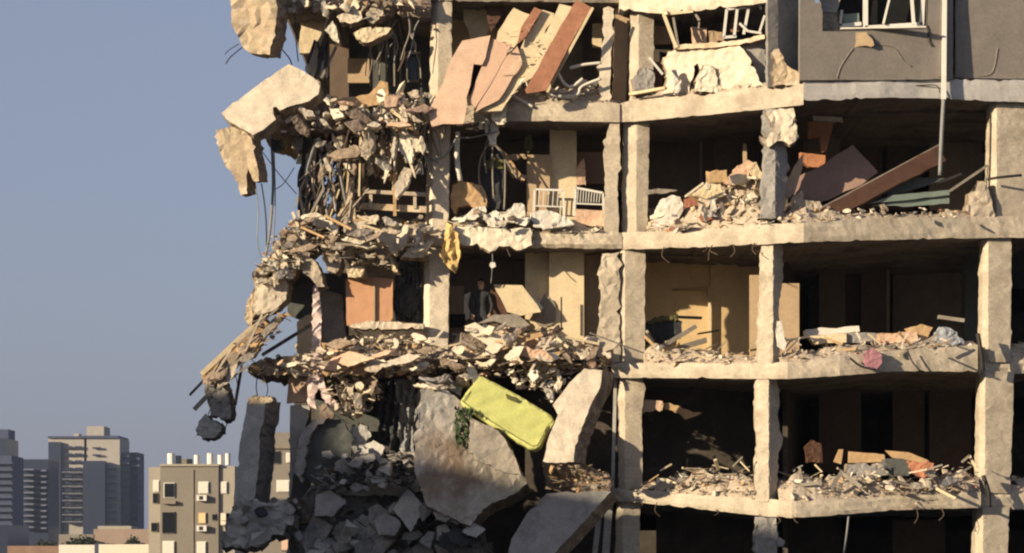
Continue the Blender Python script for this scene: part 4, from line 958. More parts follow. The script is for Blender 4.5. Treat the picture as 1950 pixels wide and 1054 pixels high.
tube('cable', 'pale cable hanging under the lowest floor edge', 'cable', 'cable_grey', [(1616, 984, 58.3), (1612, 1020, 58.3), (1606, 1060, 58.3)], .022)
cluster([(1706, 935), (1725, 930), (1740, 950), (1765, 972), (1745, 972), (1720, 965)], 58.2, 58.5, 45, 'brown', ('rubble_edge', 'dark tuft of wire and grit at the notch in the lowest floor edge', 'rubble', 50), smax=.1, sticks=.5)
K('wall_ornament', 'round grey ring on the corner column stump', 'ring', 'concrete_grey', [(1478, 1030), (1486, 1024), (1494, 1030), (1492, 1040), (1482, 1042)], 58.3, (0, 0, .2), jag=.8, amp=.02, step=5)
K('dark_figure_debris', 'dim brown debris deep in the lowest room right of the corner column', 'debris', 'board_dark', [(1534, 850), (1548, 838), (1565, 846), (1566, 880), (1538, 880)], 61, (0, 0, .3), jag=2, amp=.05)

# ------------------------------------------------------------------ left ruin, rows 2 and 3
rnd = random.Random(5)
K('wall_remnant', 'bright cream wall piece between black steel posts below the broken floor stub', 'wall', 'plaster_bright', [(590, 262), (616, 262), (612, 290), (606, 306), (586, 304)], 60.8, (0, 0, .15), jag=1, amp=.02)
K('wall_remnant', 'small white plaster piece at the left of the black steel posts', 'wall', 'plaster_bright', [(566, 300), (576, 292), (574, 312), (564, 312)], 60.5, (0, 0, .1), jag=1, amp=.02, step=5)
K('wall_remnant', 'narrow cream wall strip standing below the bright cream piece', 'wall', 'concrete_warm', [(582, 312), (608, 308), (602, 340), (590, 420), (566, 424), (572, 350)], 60.9, (0, 0, .25), jag=2.5, amp=.05, step=6)
K('concrete_block', 'grey brown block hanging under the broken floor stub', 'concrete block', 'concrete_grey', [(560, 262), (578, 260), (576, 284), (566, 290), (556, 276)], 60.2, (0, 0, .4), jag=1.5, amp=.05, step=6)
K('concrete_block', 'angular cream block under the floor stub above the rod bundle', 'concrete block', 'concrete_warm', [(618, 276), (650, 256), (662, 262), (660, 284), (640, 292), (624, 290)], 60, (0, 0, .4), jag=2, amp=.05, step=6)
for kk, (a, b, w_) in enumerate((((583, 262), (572, 400), 10), ((608, 290), (592, 380), 9), ((612, 300), (618, 345), 6), ((664, 262), (652, 350), 6), ((571, 350), (574, 420), 5))):
    bar('steel_post', ['thickest black post beside the bright cream wall piece', 'black post leaning under the bright cream wall piece', 'thin black post leaning right under the bright cream wall piece', 'black post right of the angular cream block', 'short thin black post at the foot of the sky gap'][kk], 'post', 'steel_dark', (*a, 60.3), (*b, 60.2), w_, .12, group='black steel posts')
for i in range(46):
    x = rnd.uniform(585, 680); y = rnd.uniform(262, 330); L = rnd.uniform(60, 130); sl_ = rnd.uniform(-.5, .15)
    mm = rnd.choice(['steel_rust', 'wood_grey', 'steel_dark', 'concrete_warm', 'cable_grey'])
    y2 = min(430, y + L); x2 = x + sl_ * L
    x2 = max(575, x2)
    d = rnd.uniform(59.7, 60.7)
    k1 = rnd.uniform(.2, .45); k2 = rnd.uniform(.55, .85); tube('rebar', 'thin bent rebar in the tangle left of the beige curtain', 'rebar', mm, [(x, y, d), (x + (x2 - x) * k1 + rnd.uniform(-9, 9), y + (y2 - y) * k1, d - .1), (x + (x2 - x) * k2 + rnd.uniform(-9, 9), y + (y2 - y) * k2, d + .1), (x2 + rnd.uniform(-8, 8), y2, d)], rnd.choice((.008, .011, .016, .03)), group='rebar tangle left of the beige curtain')
cluster([(600, 270), (690, 240), (700, 330), (680, 420), (600, 430), (600, 350)], 60.2, 61, 46, 'brown', ('rubble_tangle', 'wedge of brown grit and splinters behind the rebar tangle', 'rubble', 380), smax=.2, sticks=.4)
K('torn_curtain', 'beige torn curtain hanging left of the cream column', 'curtain', 'beige_cloth', [(700, 262), (738, 256), (750, 280), (752, 330), (744, 345), (730, 320), (715, 340), (706, 320), (700, 300)], 60.1, (0, 0, .08), jag=2, amp=.04, step=5, wave=(.08, .5, .05))
K('torn_curtain', 'narrow beige cloth strip right of the torn beige curtain', 'curtain', 'beige_cloth', [(748, 270), (757, 266), (756, 372), (748, 368)], 60.0, (0, 0, .06), jag=1, amp=.03, step=7)
for P, mm in (([(676, 210), (690, 200), (700, 218), (694, 250), (682, 262), (672, 240)], 'concrete_warm'), ([(770, 200), (790, 196), (796, 215), (782, 222)], 'concrete_pale'), ([(766, 205), (774, 210), (764, 278), (758, 270)], 'white_dusty'), ([(690, 262), (700, 258), (704, 300), (712, 330), (700, 336)], 'concrete_warm'), ([(745, 195), (765, 190), (760, 210), (748, 215)], 'plaster_bright')):
    K('torn_lump', 'torn plaster lump hanging above the beige curtain', 'debris', mm, P, 59.8, (0, 0, .15), jag=1.8, amp=.05, step=5, group='torn lumps above the beige curtain')
for i in range(34):
    x = rnd.uniform(685, 815); y = rnd.uniform(190, 235); n_ = 4
    P = [(x, y)]
    for k in range(3): P.append((P[-1][0] + rnd.uniform(-16, 16), P[-1][1] + rnd.uniform(12, 48)))
    d = rnd.uniform(59.6, 60.5)
    tube('hanging_wire', 'thin hanging wire in the tangle left of the cream column', 'wire', rnd.choice(['cable_grey', 'wood_grey', 'white_dusty', 'steel_rust']), [(a, min(b, 400), d) for a, b in P], rnd.uniform(.010, .026), group='hanging wires left of the cream column')
for i in range(16):
    x = rnd.uniform(690, 810); y = rnd.uniform(20, 60)
    P = [(x, y)]
    for k in range(3): P.append((P[-1][0] + rnd.uniform(-14, 14), P[-1][1] + rnd.uniform(15, 40)))
    d = rnd.uniform(59.9, 60.8)
    tube('hanging_wire', 'thin wire hanging under the uppermost floor left of the cream column', 'wire', rnd.choice(['cable_grey', 'wood_grey', 'steel_rust']), [(a, b, d) for a, b in P], rnd.uniform(.010, .022), group='hanging wires under the uppermost floor')
cluster([(690, 185), (818, 180), (815, 330), (780, 340), (700, 340), (600, 330), (640, 250)], 59.7, 60.6, 61, 'warm',
        ('hanging_scraps', 'mass of hanging plaster scraps and rags left of the cream column', 'rubble', 200), smax=.24, flat=.3, rags=.6,
        things=10, tlabel='plaster fragment caught among hanging rags left of the cream column', tgroup='fragments among the hanging rags')
cluster([(570, 320), (690, 260), (700, 420), (575, 425)], 60.0, 60.8, 62, 'brown', ('hanging_scraps', 'splintered rags and laths under the broken floor stub', 'rubble', 150), smax=.26, rags=.8)
rl = empty('balcony_railing', X(740, 400, 60)); tag(rl, 'bent pale balcony railing left of the cream column', 'railing')
bar('handrail', None, None, 'concrete_warm', (668, 364, 60), (812, 371, 60), 7, .08, rl); bar('rail', None, None, 'concrete_tan', (668, 392, 60.1), (812, 400, 60.1), 12, .12, rl)
for x in (706, 752, 790): bar('baluster', None, None, 'concrete_warm', (x, 368, 60.02), (x, 398, 60.02), 6, .05, rl)
bar('steel_post', 'thin vertical tan post in front of the bent balcony railing', 'post', 'wood_tan', (751, 330, 59.9), (752, 412, 59.9), 6, .08)
K('concrete_block', 'triangular tan concrete piece left of the bent railing', 'concrete block', 'concrete_tan', [(642, 412), (668, 366), (674, 385), (678, 425), (655, 430)], 59.7, (0, 0, .4), jag=2, amp=.05, step=6)
K('concrete_block', 'long cream slab shard lying under the bent railing', 'concrete block', 'concrete_pale', [(650, 438), (690, 412), (722, 410), (722, 420), (690, 436), (660, 448)], 59.6, (0, 0, .3), jag=2, amp=.05, step=6)
for P, mm, lb in (([(560, 424), (580, 408), (606, 405), (620, 415), (614, 440), (575, 444)], 'plaster_bright', 'bright white boulder crowning the left rubble slope'),
                  ([(622, 425), (645, 420), (648, 470), (650, 500), (640, 522), (624, 515), (615, 490), (626, 460)], 'concrete_warm', 'pinkish slab hanging upright from the left rubble slope'),
                  ([(560, 482), (575, 480), (600, 500), (612, 520), (617, 545), (604, 546), (580, 520)], 'concrete_warm', 'slanted pinkish slab above the dark panel'),
                  ([(500, 532), (538, 520), (550, 545), (546, 570), (528, 588), (492, 600), (480, 590), (486, 555)], 'concrete_pale', 'cream faced block jutting out to the left at mid height'),
                  ([(470, 575), (486, 548), (492, 560), (486, 600), (478, 622), (466, 610)], 'concrete_tan', 'tan crust on the left side of the jutting cream block'),
                  ([(480, 520), (500, 495), (512, 510), (505, 540), (488, 552)], 'concrete_warm', 'small tan lump above the jutting cream block'),
                  ([(765, 488), (785, 472), (808, 474), (808, 490), (762, 492)], 'plaster_bright', 'pale slab over the dark grey curtains'),
                  ([(745, 476), (750, 500), (758, 520), (748, 516), (740, 490)], 'plaster_cream', 'pointed shard hanging left of the dark grey curtains'),
                  ([(660, 510), (690, 508), (690, 528), (664, 528)], 'plaster_cream', 'yellowish lintel block above the orange door')):
    K('concrete_block', lb, 'concrete block', mm, P, 59.7, (5, 2, .5), jag=2, amp=.06, step=6)
K('rubble_core', 'packed brown masonry core of the left rubble slope', 'masonry', 'broken_brown', [(548, 440), (600, 430), (650, 440), (640, 480), (600, 480), (575, 500), (560, 530), (545, 545), (505, 545), (490, 540), (505, 500), (528, 462)], 60, (0, 0, .9), jag=5, amp=.15, step=6)
cluster([(545, 425), (600, 408), (650, 425), (660, 470), (640, 500), (600, 480), (570, 500), (555, 535), (500, 545), (480, 535), (500, 490), (528, 455)], 59.4, 60.1, 47, 'warm',
        ('rubble_slope', 'steep slope of shattered masonry spilling down the left end of the building', 'rubble', 800), smax=.17, sticks=.2,
        things=36, tlabel='fragment on the steep rubble slope at the left end of the building', tgroup='fragments on the left rubble slope')
cluster([(650, 440), (812, 430), (812, 470), (760, 480), (740, 515), (700, 500), (690, 515), (660, 505), (650, 480)], 59.7, 60.4, 48, 'warm',
        ('rubble_edge', 'shredded floor edge above the orange door', 'rubble', 480), smax=.2, flat=.55,
        things=14, tlabel='fragment on the shredded floor edge above the orange door', tgroup='fragments above the orange door')
board('dark grey panel behind the jutting cream block', 'wall_slate', [(545, 545), (575, 520), (602, 535), (608, 590), (580, 612), (548, 600)], 60.9, .1)
od = board('orange door leaf standing in the dark room', 'door_orange', [(658, 532), (700, 528), (748, 532), (748, 606), (740, 618), (660, 620)], 60.15, .08, name='orange_door', cat='door')
bar('door_edge', None, None, 'plaster_tan', (712, 530, 60.1), (712, 618, 60.1), 4, .05, od)
K('dark_curtain', 'dark grey striped curtain left of the cream column on the third storey', 'curtain', 'grey_cloth', [(753, 490), (806, 488), (806, 620), (753, 610)], 61, (0, 0, .06), jag=1, amp=.02, step=8, grid=4, wave=(.10, .75, 0))
K('dark_bundle', 'black bundle of clothes before the dark grey curtain', 'bundle', 'dark_cloth', [(752, 560), (770, 540), (790, 545), (796, 590), (780, 608), (756, 596)], 60.7, (0, 0, .25), jag=2, amp=.06, step=6)
K('wall_remnant', 'cream wall stump left of the pink cloth', 'wall', 'plaster_cream', [(566, 612), (580, 602), (606, 600), (612, 640), (608, 690), (566, 690)], 60.7, (0, 0, .4), jag=2, amp=.04, step=6)
K('wall_remnant', 'grey brown pier right of the pink cloth', 'wall', 'concrete_grey', [(606, 545), (618, 556), (650, 560), (658, 640), (640, 690), (608, 690)], 60.9, (0, 0, .5), jag=2, amp=.04)
K('pink_cloth', 'long pale pink cloth hanging down the left of the building', 'cloth', 'pink_cloth', [(597, 545), (606, 545), (612, 600), (610, 650), (614, 690), (612, 712), (622, 745), (644, 770), (640, 782), (620, 768), (606, 740), (600, 752), (602, 778), (588, 776), (584, 730), (592, 690), (596, 620)], 59.9, (0, 0, .06), jag=1.2, amp=.03, step=6, wave=(.05, .5, .03))
K('broken_floor_stub', 'ragged tongue of floor slab pointing left above the grey pillar', 'floor slab', 'concrete_tan', [(468, 706), (480, 690), (520, 684), (560, 676), (620, 662), (700, 680), (700, 712), (600, 716), (540, 714), (480, 714)], 60, (0, 0, 2.5), jag=3, amp=.1, step=6)
cluster([(470, 704), (500, 684), (580, 672), (640, 650), (760, 632), (800, 660), (800, 712), (600, 716), (480, 712)], 59.4, 60.2, 49, 'pink',
        ('rubble_edge', 'rubble crusted along the ragged tongue of floor above the grey pillar', 'rubble', 620), smax=.18, flat=.6,
        things=24, tlabel='fragment on the ragged tongue of floor above the grey pillar', tgroup='fragments on the ragged tongue of floor')
K('pale_sheet', 'long pale curled sheet on the heap under the orange door', 'sheet', 'concrete_pale', [(664, 622), (700, 612), (760, 614), (806, 618), (806, 626), (740, 628), (690, 628)], 59.9, (0, 0, .5), jag=1.5, amp=.04, step=7)
pieces([(550, 415), (650, 415), (655, 480), (600, 475), (560, 520), (500, 535), (490, 520), (530, 450)], 30, 59.2, 59.6, 71, 14, 46, 'warm', 'masonry_piece', 'larger broken masonry piece on the steep rubble slope at the left end', 'rubble', 'masonry pieces on the left rubble slope', hang=.4)
pieces([(655, 425), (815, 420), (815, 470), (740, 500), (655, 500)], 26, 59.4, 59.8, 72, 14, 52, 'warm', 'masonry_piece', 'larger broken masonry piece in the shredded floor edge above the orange door', 'rubble', 'masonry pieces above the orange door', hang=.35)
pieces([(500, 215), (620, 185), (815, 175), (815, 235), (690, 250), (540, 252)], 26, 59.2, 59.6, 73, 12, 46, 'warm', 'masonry_piece', 'larger masonry piece on the top floor edge right of the tilted panel', 'rubble', 'masonry pieces right of the tilted panel', hang=.2)
pieces([(590, 262), (690, 250), (800, 245), (800, 330), (690, 345), (600, 330)], 26, 59.6, 60.2, 74, 12, 50, 'warm', 'torn_scrap', 'torn scrap hanging under the broken top floor edge left of the cream column', 'debris', 'torn scraps under the top floor edge', hang=.95, th=(.03, .1))
pieces([(480, 700), (560, 680), (640, 650), (810, 640), (810, 710), (620, 714)], 34, 59.2, 59.6, 75, 14, 50, 'pink', 'masonry_piece', 'larger masonry piece on the ragged tongue of floor above the grey pillar', 'rubble', 'masonry pieces on the ragged tongue of floor')
pieces([(860, 640), (930, 615), (1060, 620), (1160, 660), (1165, 705), (1000, 705), (860, 715)], 46, 59.3, 59.8, 76, 14, 60, 'pink', 'masonry_piece', 'larger masonry slab piece in the pink heap left of the thin broken column', 'rubble', 'masonry pieces in the pink heap', flatx=.6)
pieces([(550, -10), (815, -10), (815, 20), (550, 22)], 12, 59.4, 59.7, 77, 14, 44, 'warm', 'masonry_piece', 'masonry piece hanging from the uppermost floor edge', 'rubble', 'masonry pieces on the uppermost floor edge', hang=.3)
pieces([(640, 725), (725, 722), (720, 780), (650, 795)], 12, 59.5, 59.9, 78, 16, 46, 'warm', 'masonry_piece', 'cream masonry clump hanging right of the pink cloth', 'rubble', 'masonry clumps right of the pink cloth', hang=.7)
pieces([(1000, 700), (1090, 700), (1060, 750), (1020, 745)], 10, 59.4, 59.8, 79, 14, 44, 'bright', 'torn_scrap', 'pale scrap dangling above the lime mattress', 'debris', 'pale scraps above the lime mattress', hang=.8, th=(.03, .1))
pieces([(600, 860), (790, 850), (790, 925), (600, 925)], 16, 59.3, 59.9, 80, 16, 50, 'slate', 'masonry_piece', 'larger grey masonry piece above the lowest grey floor edge', 'rubble', 'grey masonry pieces above the lowest floor edge')
pieces([(570, 950), (800, 955), (900, 1000), (900, 1060), (570, 1060)], 16, 59.4, 60, 81, 40, 95, 'slate', 'concrete_lump', 'angular slab lump at the bottom left below the floor edge', 'rubble', 'angular slab lumps at the bottom left', hang=.5, th=(.2, .5))
pieces([(1250, 400), (1300, 390), (1345, 345), (1440, 330), (1445, 415), (1250, 430)], 20, 58.7, 59.4, 82, 12, 44, 'warm', 'broken_piece', 'broken plaster piece in the tall heap left of the corner column', 'debris', 'broken pieces in the tall heap', hang=.3, th=(.04, .15))
pieces([(1230, 905), (1445, 895), (1445, 930), (1230, 925)], 14, 59, 59.6, 83, 10, 30, 'warm', 'broken_piece', 'broken piece in the lowest heap left of the corner column', 'debris', 'broken pieces in the lowest left heap', th=(.04, .15))
pieces([(1490, 905), (1860, 900), (1860, 935), (1490, 940)], 26, 58.2, 58.9, 84, 10, 34, 'warm', 'broken_piece', 'broken piece in the lowest heap right of the corner column', 'debris', 'broken pieces in the lowest right heap', th=(.04, .15))
pieces([(1500, 385), (1600, 395), (1870, 395), (1870, 410), (1500, 412)], 12, 58.3, 58.8, 85, 10, 30, 'warm', 'broken_piece', 'broken piece on the floor edge under the dark brown board', 'debris', 'broken pieces under the dark brown board', th=(.04, .15))
pieces([(870, 405), (1000, 400), (1090, 410), (1090, 432), (870, 430)], 14, 59.5, 60, 86, 12, 34, 'bright', 'plaster_piece', 'white plaster piece on the floor edge right of the mustard cloth', 'debris', 'white plaster pieces right of the mustard cloth', th=(.04, .15))
pieces([(980, 160), (1140, 150), (1140, 188), (975, 192)], 12, 59.9, 60.3, 87, 10, 30, 'bright', 'plaster_piece', 'white plaster piece on the top floor right of the red brown board', 'debris', 'white plaster pieces right of the red brown board', th=(.04, .12))
def laths(poly, n, d0, d1, seed, L0, L1, name, label, cat, group, m=('board_cream', 'wood_grey', 'wood_tan', 'concrete_pale'), ang0=0, spread=.7, w=(2, 5)):
    rnd = random.Random(seed); xs = [p[0] for p in poly]; ys = [p[1] for p in poly]
    for _ in range(n):
        for _ in range(40):
            x = rnd.uniform(min(xs), max(xs)); y = rnd.uniform(min(ys), max(ys))
            if inside(x, y, poly): break
        L = rnd.uniform(L0, L1); a = rnd.gauss(ang0, spread); d = rnd.uniform(d0, d1)
        bar(name, label, cat, rnd.choice(m), (x - L / 2 * math.cos(a), y - L / 2 * math.sin(a), d), (x + L / 2 * math.cos(a), y + L / 2 * math.sin(a), d + rnd.uniform(-.2, .3)), rnd.uniform(*w), rnd.uniform(.02, .06), None, group)
pieces([(500, 612), (540, 605), (440, 720), (388, 722)], 16, 59.0, 59.5, 90, 24, 64, 'brown', 'torn_strip', 'ragged strip in the drooping bunch at the far left', 'debris', 'ragged strips in the drooping bunch', ang0=2.3, flatx=.15, th=(.04, .12))
laths([(480, 620), (540, 600), (430, 735), (380, 740)], 10, 59.0, 59.5, 91, 40, 110, 'bent_strip', 'thin bent strip in the drooping bunch at the far left', 'debris', 'thin strips in the drooping bunch', ang0=2.3, spread=.12, m=('steel_rust', 'wood_grey', 'concrete_warm'))
pieces([(560, 210), (620, 190), (815, 185), (815, 235), (690, 245), (560, 245)], 10, 59.0, 59.3, 110, 36, 78, 'pink', 'masonry_piece', 'large broken slab piece on the top floor edge right of the tilted panel', 'rubble', 'large slab pieces right of the tilted panel', th=(.08, .2))
pieces([(600, 265), (700, 255), (810, 255), (800, 340), (690, 360), (600, 350)], 12, 59.3, 59.7, 111, 34, 80, 'warm', 'masonry_piece', 'large hanging slab piece under the top floor edge', 'rubble', 'large hanging slab pieces', hang=.85, th=(.06, .16))
pieces([(560, 415), (810, 425), (810, 470), (560, 475)], 10, 58.9, 59.2, 112, 36, 80, 'warm', 'masonry_piece', 'large slab piece across the rubble left of the mustard cloth', 'rubble', 'large slab pieces left of the mustard cloth', th=(.08, .2))
pieces([(620, 650), (1150, 650), (1150, 695), (620, 700)], 16, 58.9, 59.3, 113, 36, 90, 'pink', 'masonry_piece', 'large flat slab piece across the pink masonry heap', 'rubble', 'large slab pieces on the pink heap', flatx=.25, th=(.08, .18))
laths([(600, 270), (690, 250), (690, 420), (590, 420)], 26, 59.6, 60.2, 92, 50, 130, 'bent_strip', 'long strip in the leaning tangle left of the beige curtain', 'debris', 'long strips in the leaning tangle', ang0=1.85, spread=.22, m=('steel_rust', 'wood_grey', 'concrete_warm', 'steel_dark', 'board_cream'))
laths([(690, 190), (815, 185), (815, 260), (690, 260)], 16, 59.5, 60, 93, 20, 60, 'broken_lath', 'broken lath on the top floor edge left of the cream column', 'lath', 'broken laths left of the cream column')
laths([(560, 410), (810, 420), (810, 480), (540, 470)], 16, 59.2, 59.6, 94, 20, 60, 'broken_lath', 'broken lath on the rubble left of the mustard cloth', 'lath', 'broken laths left of the mustard cloth')
laths([(620, 640), (1160, 640), (1160, 700), (620, 705)], 30, 59.2, 59.7, 95, 20, 75, 'broken_lath', 'broken lath lying on the pink masonry heap', 'lath', 'broken laths on the pink heap', spread=.45)
laths([(1235, 640), (1440, 660), (1440, 685), (1235, 685)], 16, 59.2, 60, 96, 14, 50, 'broken_lath', 'broken lath before the yellow wall', 'lath', 'broken laths before the yellow wall', spread=.4)
laths([(1240, 885), (1440, 885), (1440, 925), (1240, 920)], 16, 58.9, 59.6, 97, 10, 36, 'broken_lath', 'broken lath on the dusty heap left of the corner column', 'lath', 'broken laths in the lowest left heap', spread=.4, w=(1.5, 3.5))
laths([(1490, 890), (1860, 885), (1860, 940), (1490, 935)], 24, 58.3, 59, 98, 10, 42, 'broken_lath', 'broken lath on the wide heap right of the corner column', 'lath', 'broken laths in the lowest right heap', spread=.4, w=(1.5, 3.5))
laths([(1500, 645), (1860, 640), (1860, 665), (1500, 680)], 20, 58.3, 59, 99, 12, 50, 'broken_lath', 'broken lath around the white flat board', 'lath', 'broken laths around the white board', spread=.5)
laths([(1250, 400), (1340, 350), (1445, 325), (1445, 415)], 16, 58.8, 59.3, 100, 16, 50, 'broken_lath', 'broken lath in the tall heap beside the corner column', 'lath', 'broken laths in the tall heap')
for k_, (T_, x0_, x1_, n_) in enumerate(((S2a, 650, 1000, 12), (S3a, 610, 1160, 16), (S2b, 1230, 1500, 7), (S4b, 1190, 1860, 8), (S1a, 650, 940, 8))):
    rnd = random.Random(200 + k_)
    for _ in range(n_):
        x = rnd.uniform(x0_, x1_); y = lerp_tab(T_, x, 2); d = lerp_tab(T_, x, 3) - rnd.uniform(0, .1); L = rnd.uniform(8, 34)
        tube('rebar_stub', ['rusty rebar stub hanging from the floor edge left of the drying racks', 'rusty rebar stub hanging from the pink crushed floor edge', 'rusty rebar stub under the floor edge beneath the tall heap', 'rusty rebar stub under the lowest long floor edge', 'rusty rebar stub under the top floor edge by the salmon board'][k_],
             'rebar', 'steel_rust', [(x, y - 3, d), (x + rnd.uniform(-6, 6), y + L * .5, d - .05), (x + rnd.uniform(-12, 12), y + L, d - rnd.uniform(0, .2))], .011, group=['rebar stubs left of the drying racks', 'rebar stubs on the pink floor edge', 'rebar stubs beneath the tall heap', 'rebar stubs on the lowest floor edge', 'rebar stubs by the salmon board'][k_])
# planks hanging out at lower left
for a, b, w_, mm, lb in (((505, 600), (385, 712), 9, 'board_cream', 'pale upper plank of the bunch hanging out to the left'), ((512, 612), (388, 722), 14, 'wood_tan', 'brown plank second from the top of the bunch hanging out to the left'),
                         ((520, 620), (400, 735), 12, 'concrete_grey', 'wide grey plank in the middle of the bunch hanging out to the left'), ((545, 598), (370, 780), 8, 'wood_grey', 'longest thin plank of the bunch hanging out to the left'),
                         ((600, 614), (500, 676), 6, 'steel_dark', 'dark bar bracing between the planks and the cream stump'), ((460, 700), (448, 770), 5, 'steel_rust', 'short rod dangling below the bunch of planks'),
                         ((440, 670), (362, 752), 4, 'steel_dark', 'thin dark rod at the far left end of the bunch of planks'), ((500, 640), (430, 712), 12, 'concrete_pale', 'pale slab strip low in the bunch of planks')):
    bar('plank', lb, 'plank', mm, (*a, 60.1), (*b, 59.3), w_, .08)
cluster([(500, 600), (560, 590), (530, 640), (470, 690), (400, 730), (390, 715), (450, 660)], 59.5, 59.9, 50, 'brown', ('rubble_tangle', 'splinters caught in the bunch of planks hanging out to the left', 'rubble', 160), smax=.15, sticks=.5)
K('hanging_rock', 'grey green rock hanging under the ends of the planks', 'rock', 'concrete_grey', [(388, 722), (404, 716), (424, 728), (434, 745), (441, 790), (428, 798), (404, 792), (396, 770)], 59.4, (6, 2, .4), jag=2, amp=.08, step=6)
K('hanging_rock', 'dark rock dangling on a wire lowest of the two over the skyline', 'rock', 'concrete_slate', [(372, 822), (382, 800), (392, 788), (400, 798), (418, 808), (420, 822), (410, 834), (388, 836)], 59.4, (4, 2, .4), jag=1.5, amp=.07, step=5)
tube('cable', 'wire loop carrying the dark dangling rock', 'cable', 'cable_black', [(396, 790, 59.5), (410, 770, 59.5), (436, 790, 59.5), (428, 818, 59.5)], .012)
# cables against the sky
for P, r_, mm, lb in (([(516, 255), (520, 350), (514, 440), (506, 486)], .03, 'cable_grey', 'thick grey cable falling through the open sky gap'),
                      ([(521, 258), (524, 380), (520, 470)], .014, 'cable_grey', 'thin pale cable right of the thick cable in the sky gap'),
                      ([(498, 350), (506, 410), (508, 480)], .016, 'cable_black', 'dark cable left of the thick cable in the sky gap'),
                      ([(486, 350), (492, 400), (490, 460), (500, 500)], .012, 'glass_green', 'green tinted wire below the torn masonry strip'),
                      ([(500, 290), (530, 330), (565, 370)], .010, 'cable_black', 'thin wire crossing the sky gap diagonally'),
                      ([(560, 320), (540, 350), (522, 362)], .010, 'cable_black', 'short thin wire crossing the diagonal wire in the sky gap'),
                      ([(562, 32), (564, 80), (568, 118)], .012, 'cable_black', 'thin wire beside the cream wall remnant at the top'),
                      ([(533, 90), (550, 110), (556, 124)], .014, 'cable_black', 'thin wire between the hanging block and the tilted panel'),
                      ([(462, 90), (440, 108), (430, 122)], .014, 'cable_black', 'rebar whisker below the hanging cream block'),
                      ([(455, 84), (436, 96), (428, 104)], .010, 'cable_black', 'upper rebar whisker below the hanging cream block'),
                      ([(440, 700), (452, 730), (448, 780)], .010, 'cable_black', 'thin wire hanging between planks and grey pillar'),
                      ([(490, 716), (488, 740), (492, 760)], .012, 'cable_black', 'short wire above the top of the grey pillar'),
                      ([(500, 716), (510, 738), (506, 760)], .010, 'cable_black', 'second short wire above the top of the grey pillar'),
                      ([(835, 310), (812, 300), (795, 282)], .02, 'cable_grey', 'cable slung around the cream column to its left'),
                      ([(870, 262), (845, 300), (815, 306)], .02, 'cable_grey', 'cable crossing the face of the cream column'),
                      ([(948, 250), (900, 262), (870, 262)], .014, 'cable_grey', 'cable from the plaster lump to the cream column')):
    dd = 59.8 if P[0][0] < 800 else 59.95
    tube('cable', lb, 'cable', mm, [(x, y, dd) for x, y in P], r_)
bx_ = empty('junction_box', X(525, 285, 59.8)); tag(bx_, 'small black junction box hanging on the thick cable under the floor stub', 'box')
vs, fs = chunk_geo([(516, 264), (530, 268), (538, 264), (532, 276), (540, 284), (526, 288), (517, 284)], 59.7, (0, 0, .15), jag=.6, amp=.02, step=5)
obj('box_shell', vs, fs, 'cable_black', bx_)

# ------------------------------------------------------------------ shaded lower left
K('leaning_pillar', 'tall grey concrete pillar leaning over the skyline with a broken top painted sunlit tan', 'pillar', 'concrete_slate', [(470, 772), (505, 768), (503, 800), (494, 850), (490, 905), (484, 960), (444, 966), (450, 900), (456, 850), (462, 810)], 59.3, (24, -4, .7), jag=1.5, amp=.04, step=8)
K('pillar_lit_top', 'broken top of the tall leaning pillar, its sunlight painted in tan', 'concrete block', 'concrete_tan', [(472, 758), (490, 754), (516, 756), (520, 764), (506, 770), (486, 776), (470, 774)], 59.5, (4, 0, .5), jag=2, amp=.05, step=5)  # sunlight on the pillar top put in as tan colour
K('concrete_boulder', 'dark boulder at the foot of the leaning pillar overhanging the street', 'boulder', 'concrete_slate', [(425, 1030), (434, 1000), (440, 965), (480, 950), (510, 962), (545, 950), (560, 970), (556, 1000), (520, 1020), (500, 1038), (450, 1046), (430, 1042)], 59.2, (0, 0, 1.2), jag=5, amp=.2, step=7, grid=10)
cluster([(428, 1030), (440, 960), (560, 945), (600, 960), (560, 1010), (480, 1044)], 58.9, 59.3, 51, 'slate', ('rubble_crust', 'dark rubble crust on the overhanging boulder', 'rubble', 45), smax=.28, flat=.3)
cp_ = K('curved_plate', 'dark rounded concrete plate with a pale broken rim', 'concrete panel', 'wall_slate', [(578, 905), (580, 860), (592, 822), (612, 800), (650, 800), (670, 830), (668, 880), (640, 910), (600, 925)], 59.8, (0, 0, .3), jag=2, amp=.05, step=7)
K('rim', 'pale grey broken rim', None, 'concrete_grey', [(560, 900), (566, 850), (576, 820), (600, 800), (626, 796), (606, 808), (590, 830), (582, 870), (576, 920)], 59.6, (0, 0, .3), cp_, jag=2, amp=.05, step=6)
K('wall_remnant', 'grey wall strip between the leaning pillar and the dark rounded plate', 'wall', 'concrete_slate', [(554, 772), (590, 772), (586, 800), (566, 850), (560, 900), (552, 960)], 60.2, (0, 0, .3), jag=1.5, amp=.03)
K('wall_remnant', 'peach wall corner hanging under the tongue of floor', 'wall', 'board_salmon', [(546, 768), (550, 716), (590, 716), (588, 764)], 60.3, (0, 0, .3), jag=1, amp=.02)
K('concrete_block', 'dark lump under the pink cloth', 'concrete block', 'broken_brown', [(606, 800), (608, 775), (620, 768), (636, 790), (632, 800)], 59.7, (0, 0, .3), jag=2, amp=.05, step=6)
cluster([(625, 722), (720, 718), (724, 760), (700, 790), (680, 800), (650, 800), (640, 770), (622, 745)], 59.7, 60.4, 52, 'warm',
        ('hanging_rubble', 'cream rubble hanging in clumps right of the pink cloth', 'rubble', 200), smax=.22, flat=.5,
        things=14, tlabel='clump fragment hanging right of the pink cloth', tgroup='clumps right of the pink cloth', tmax=.32)
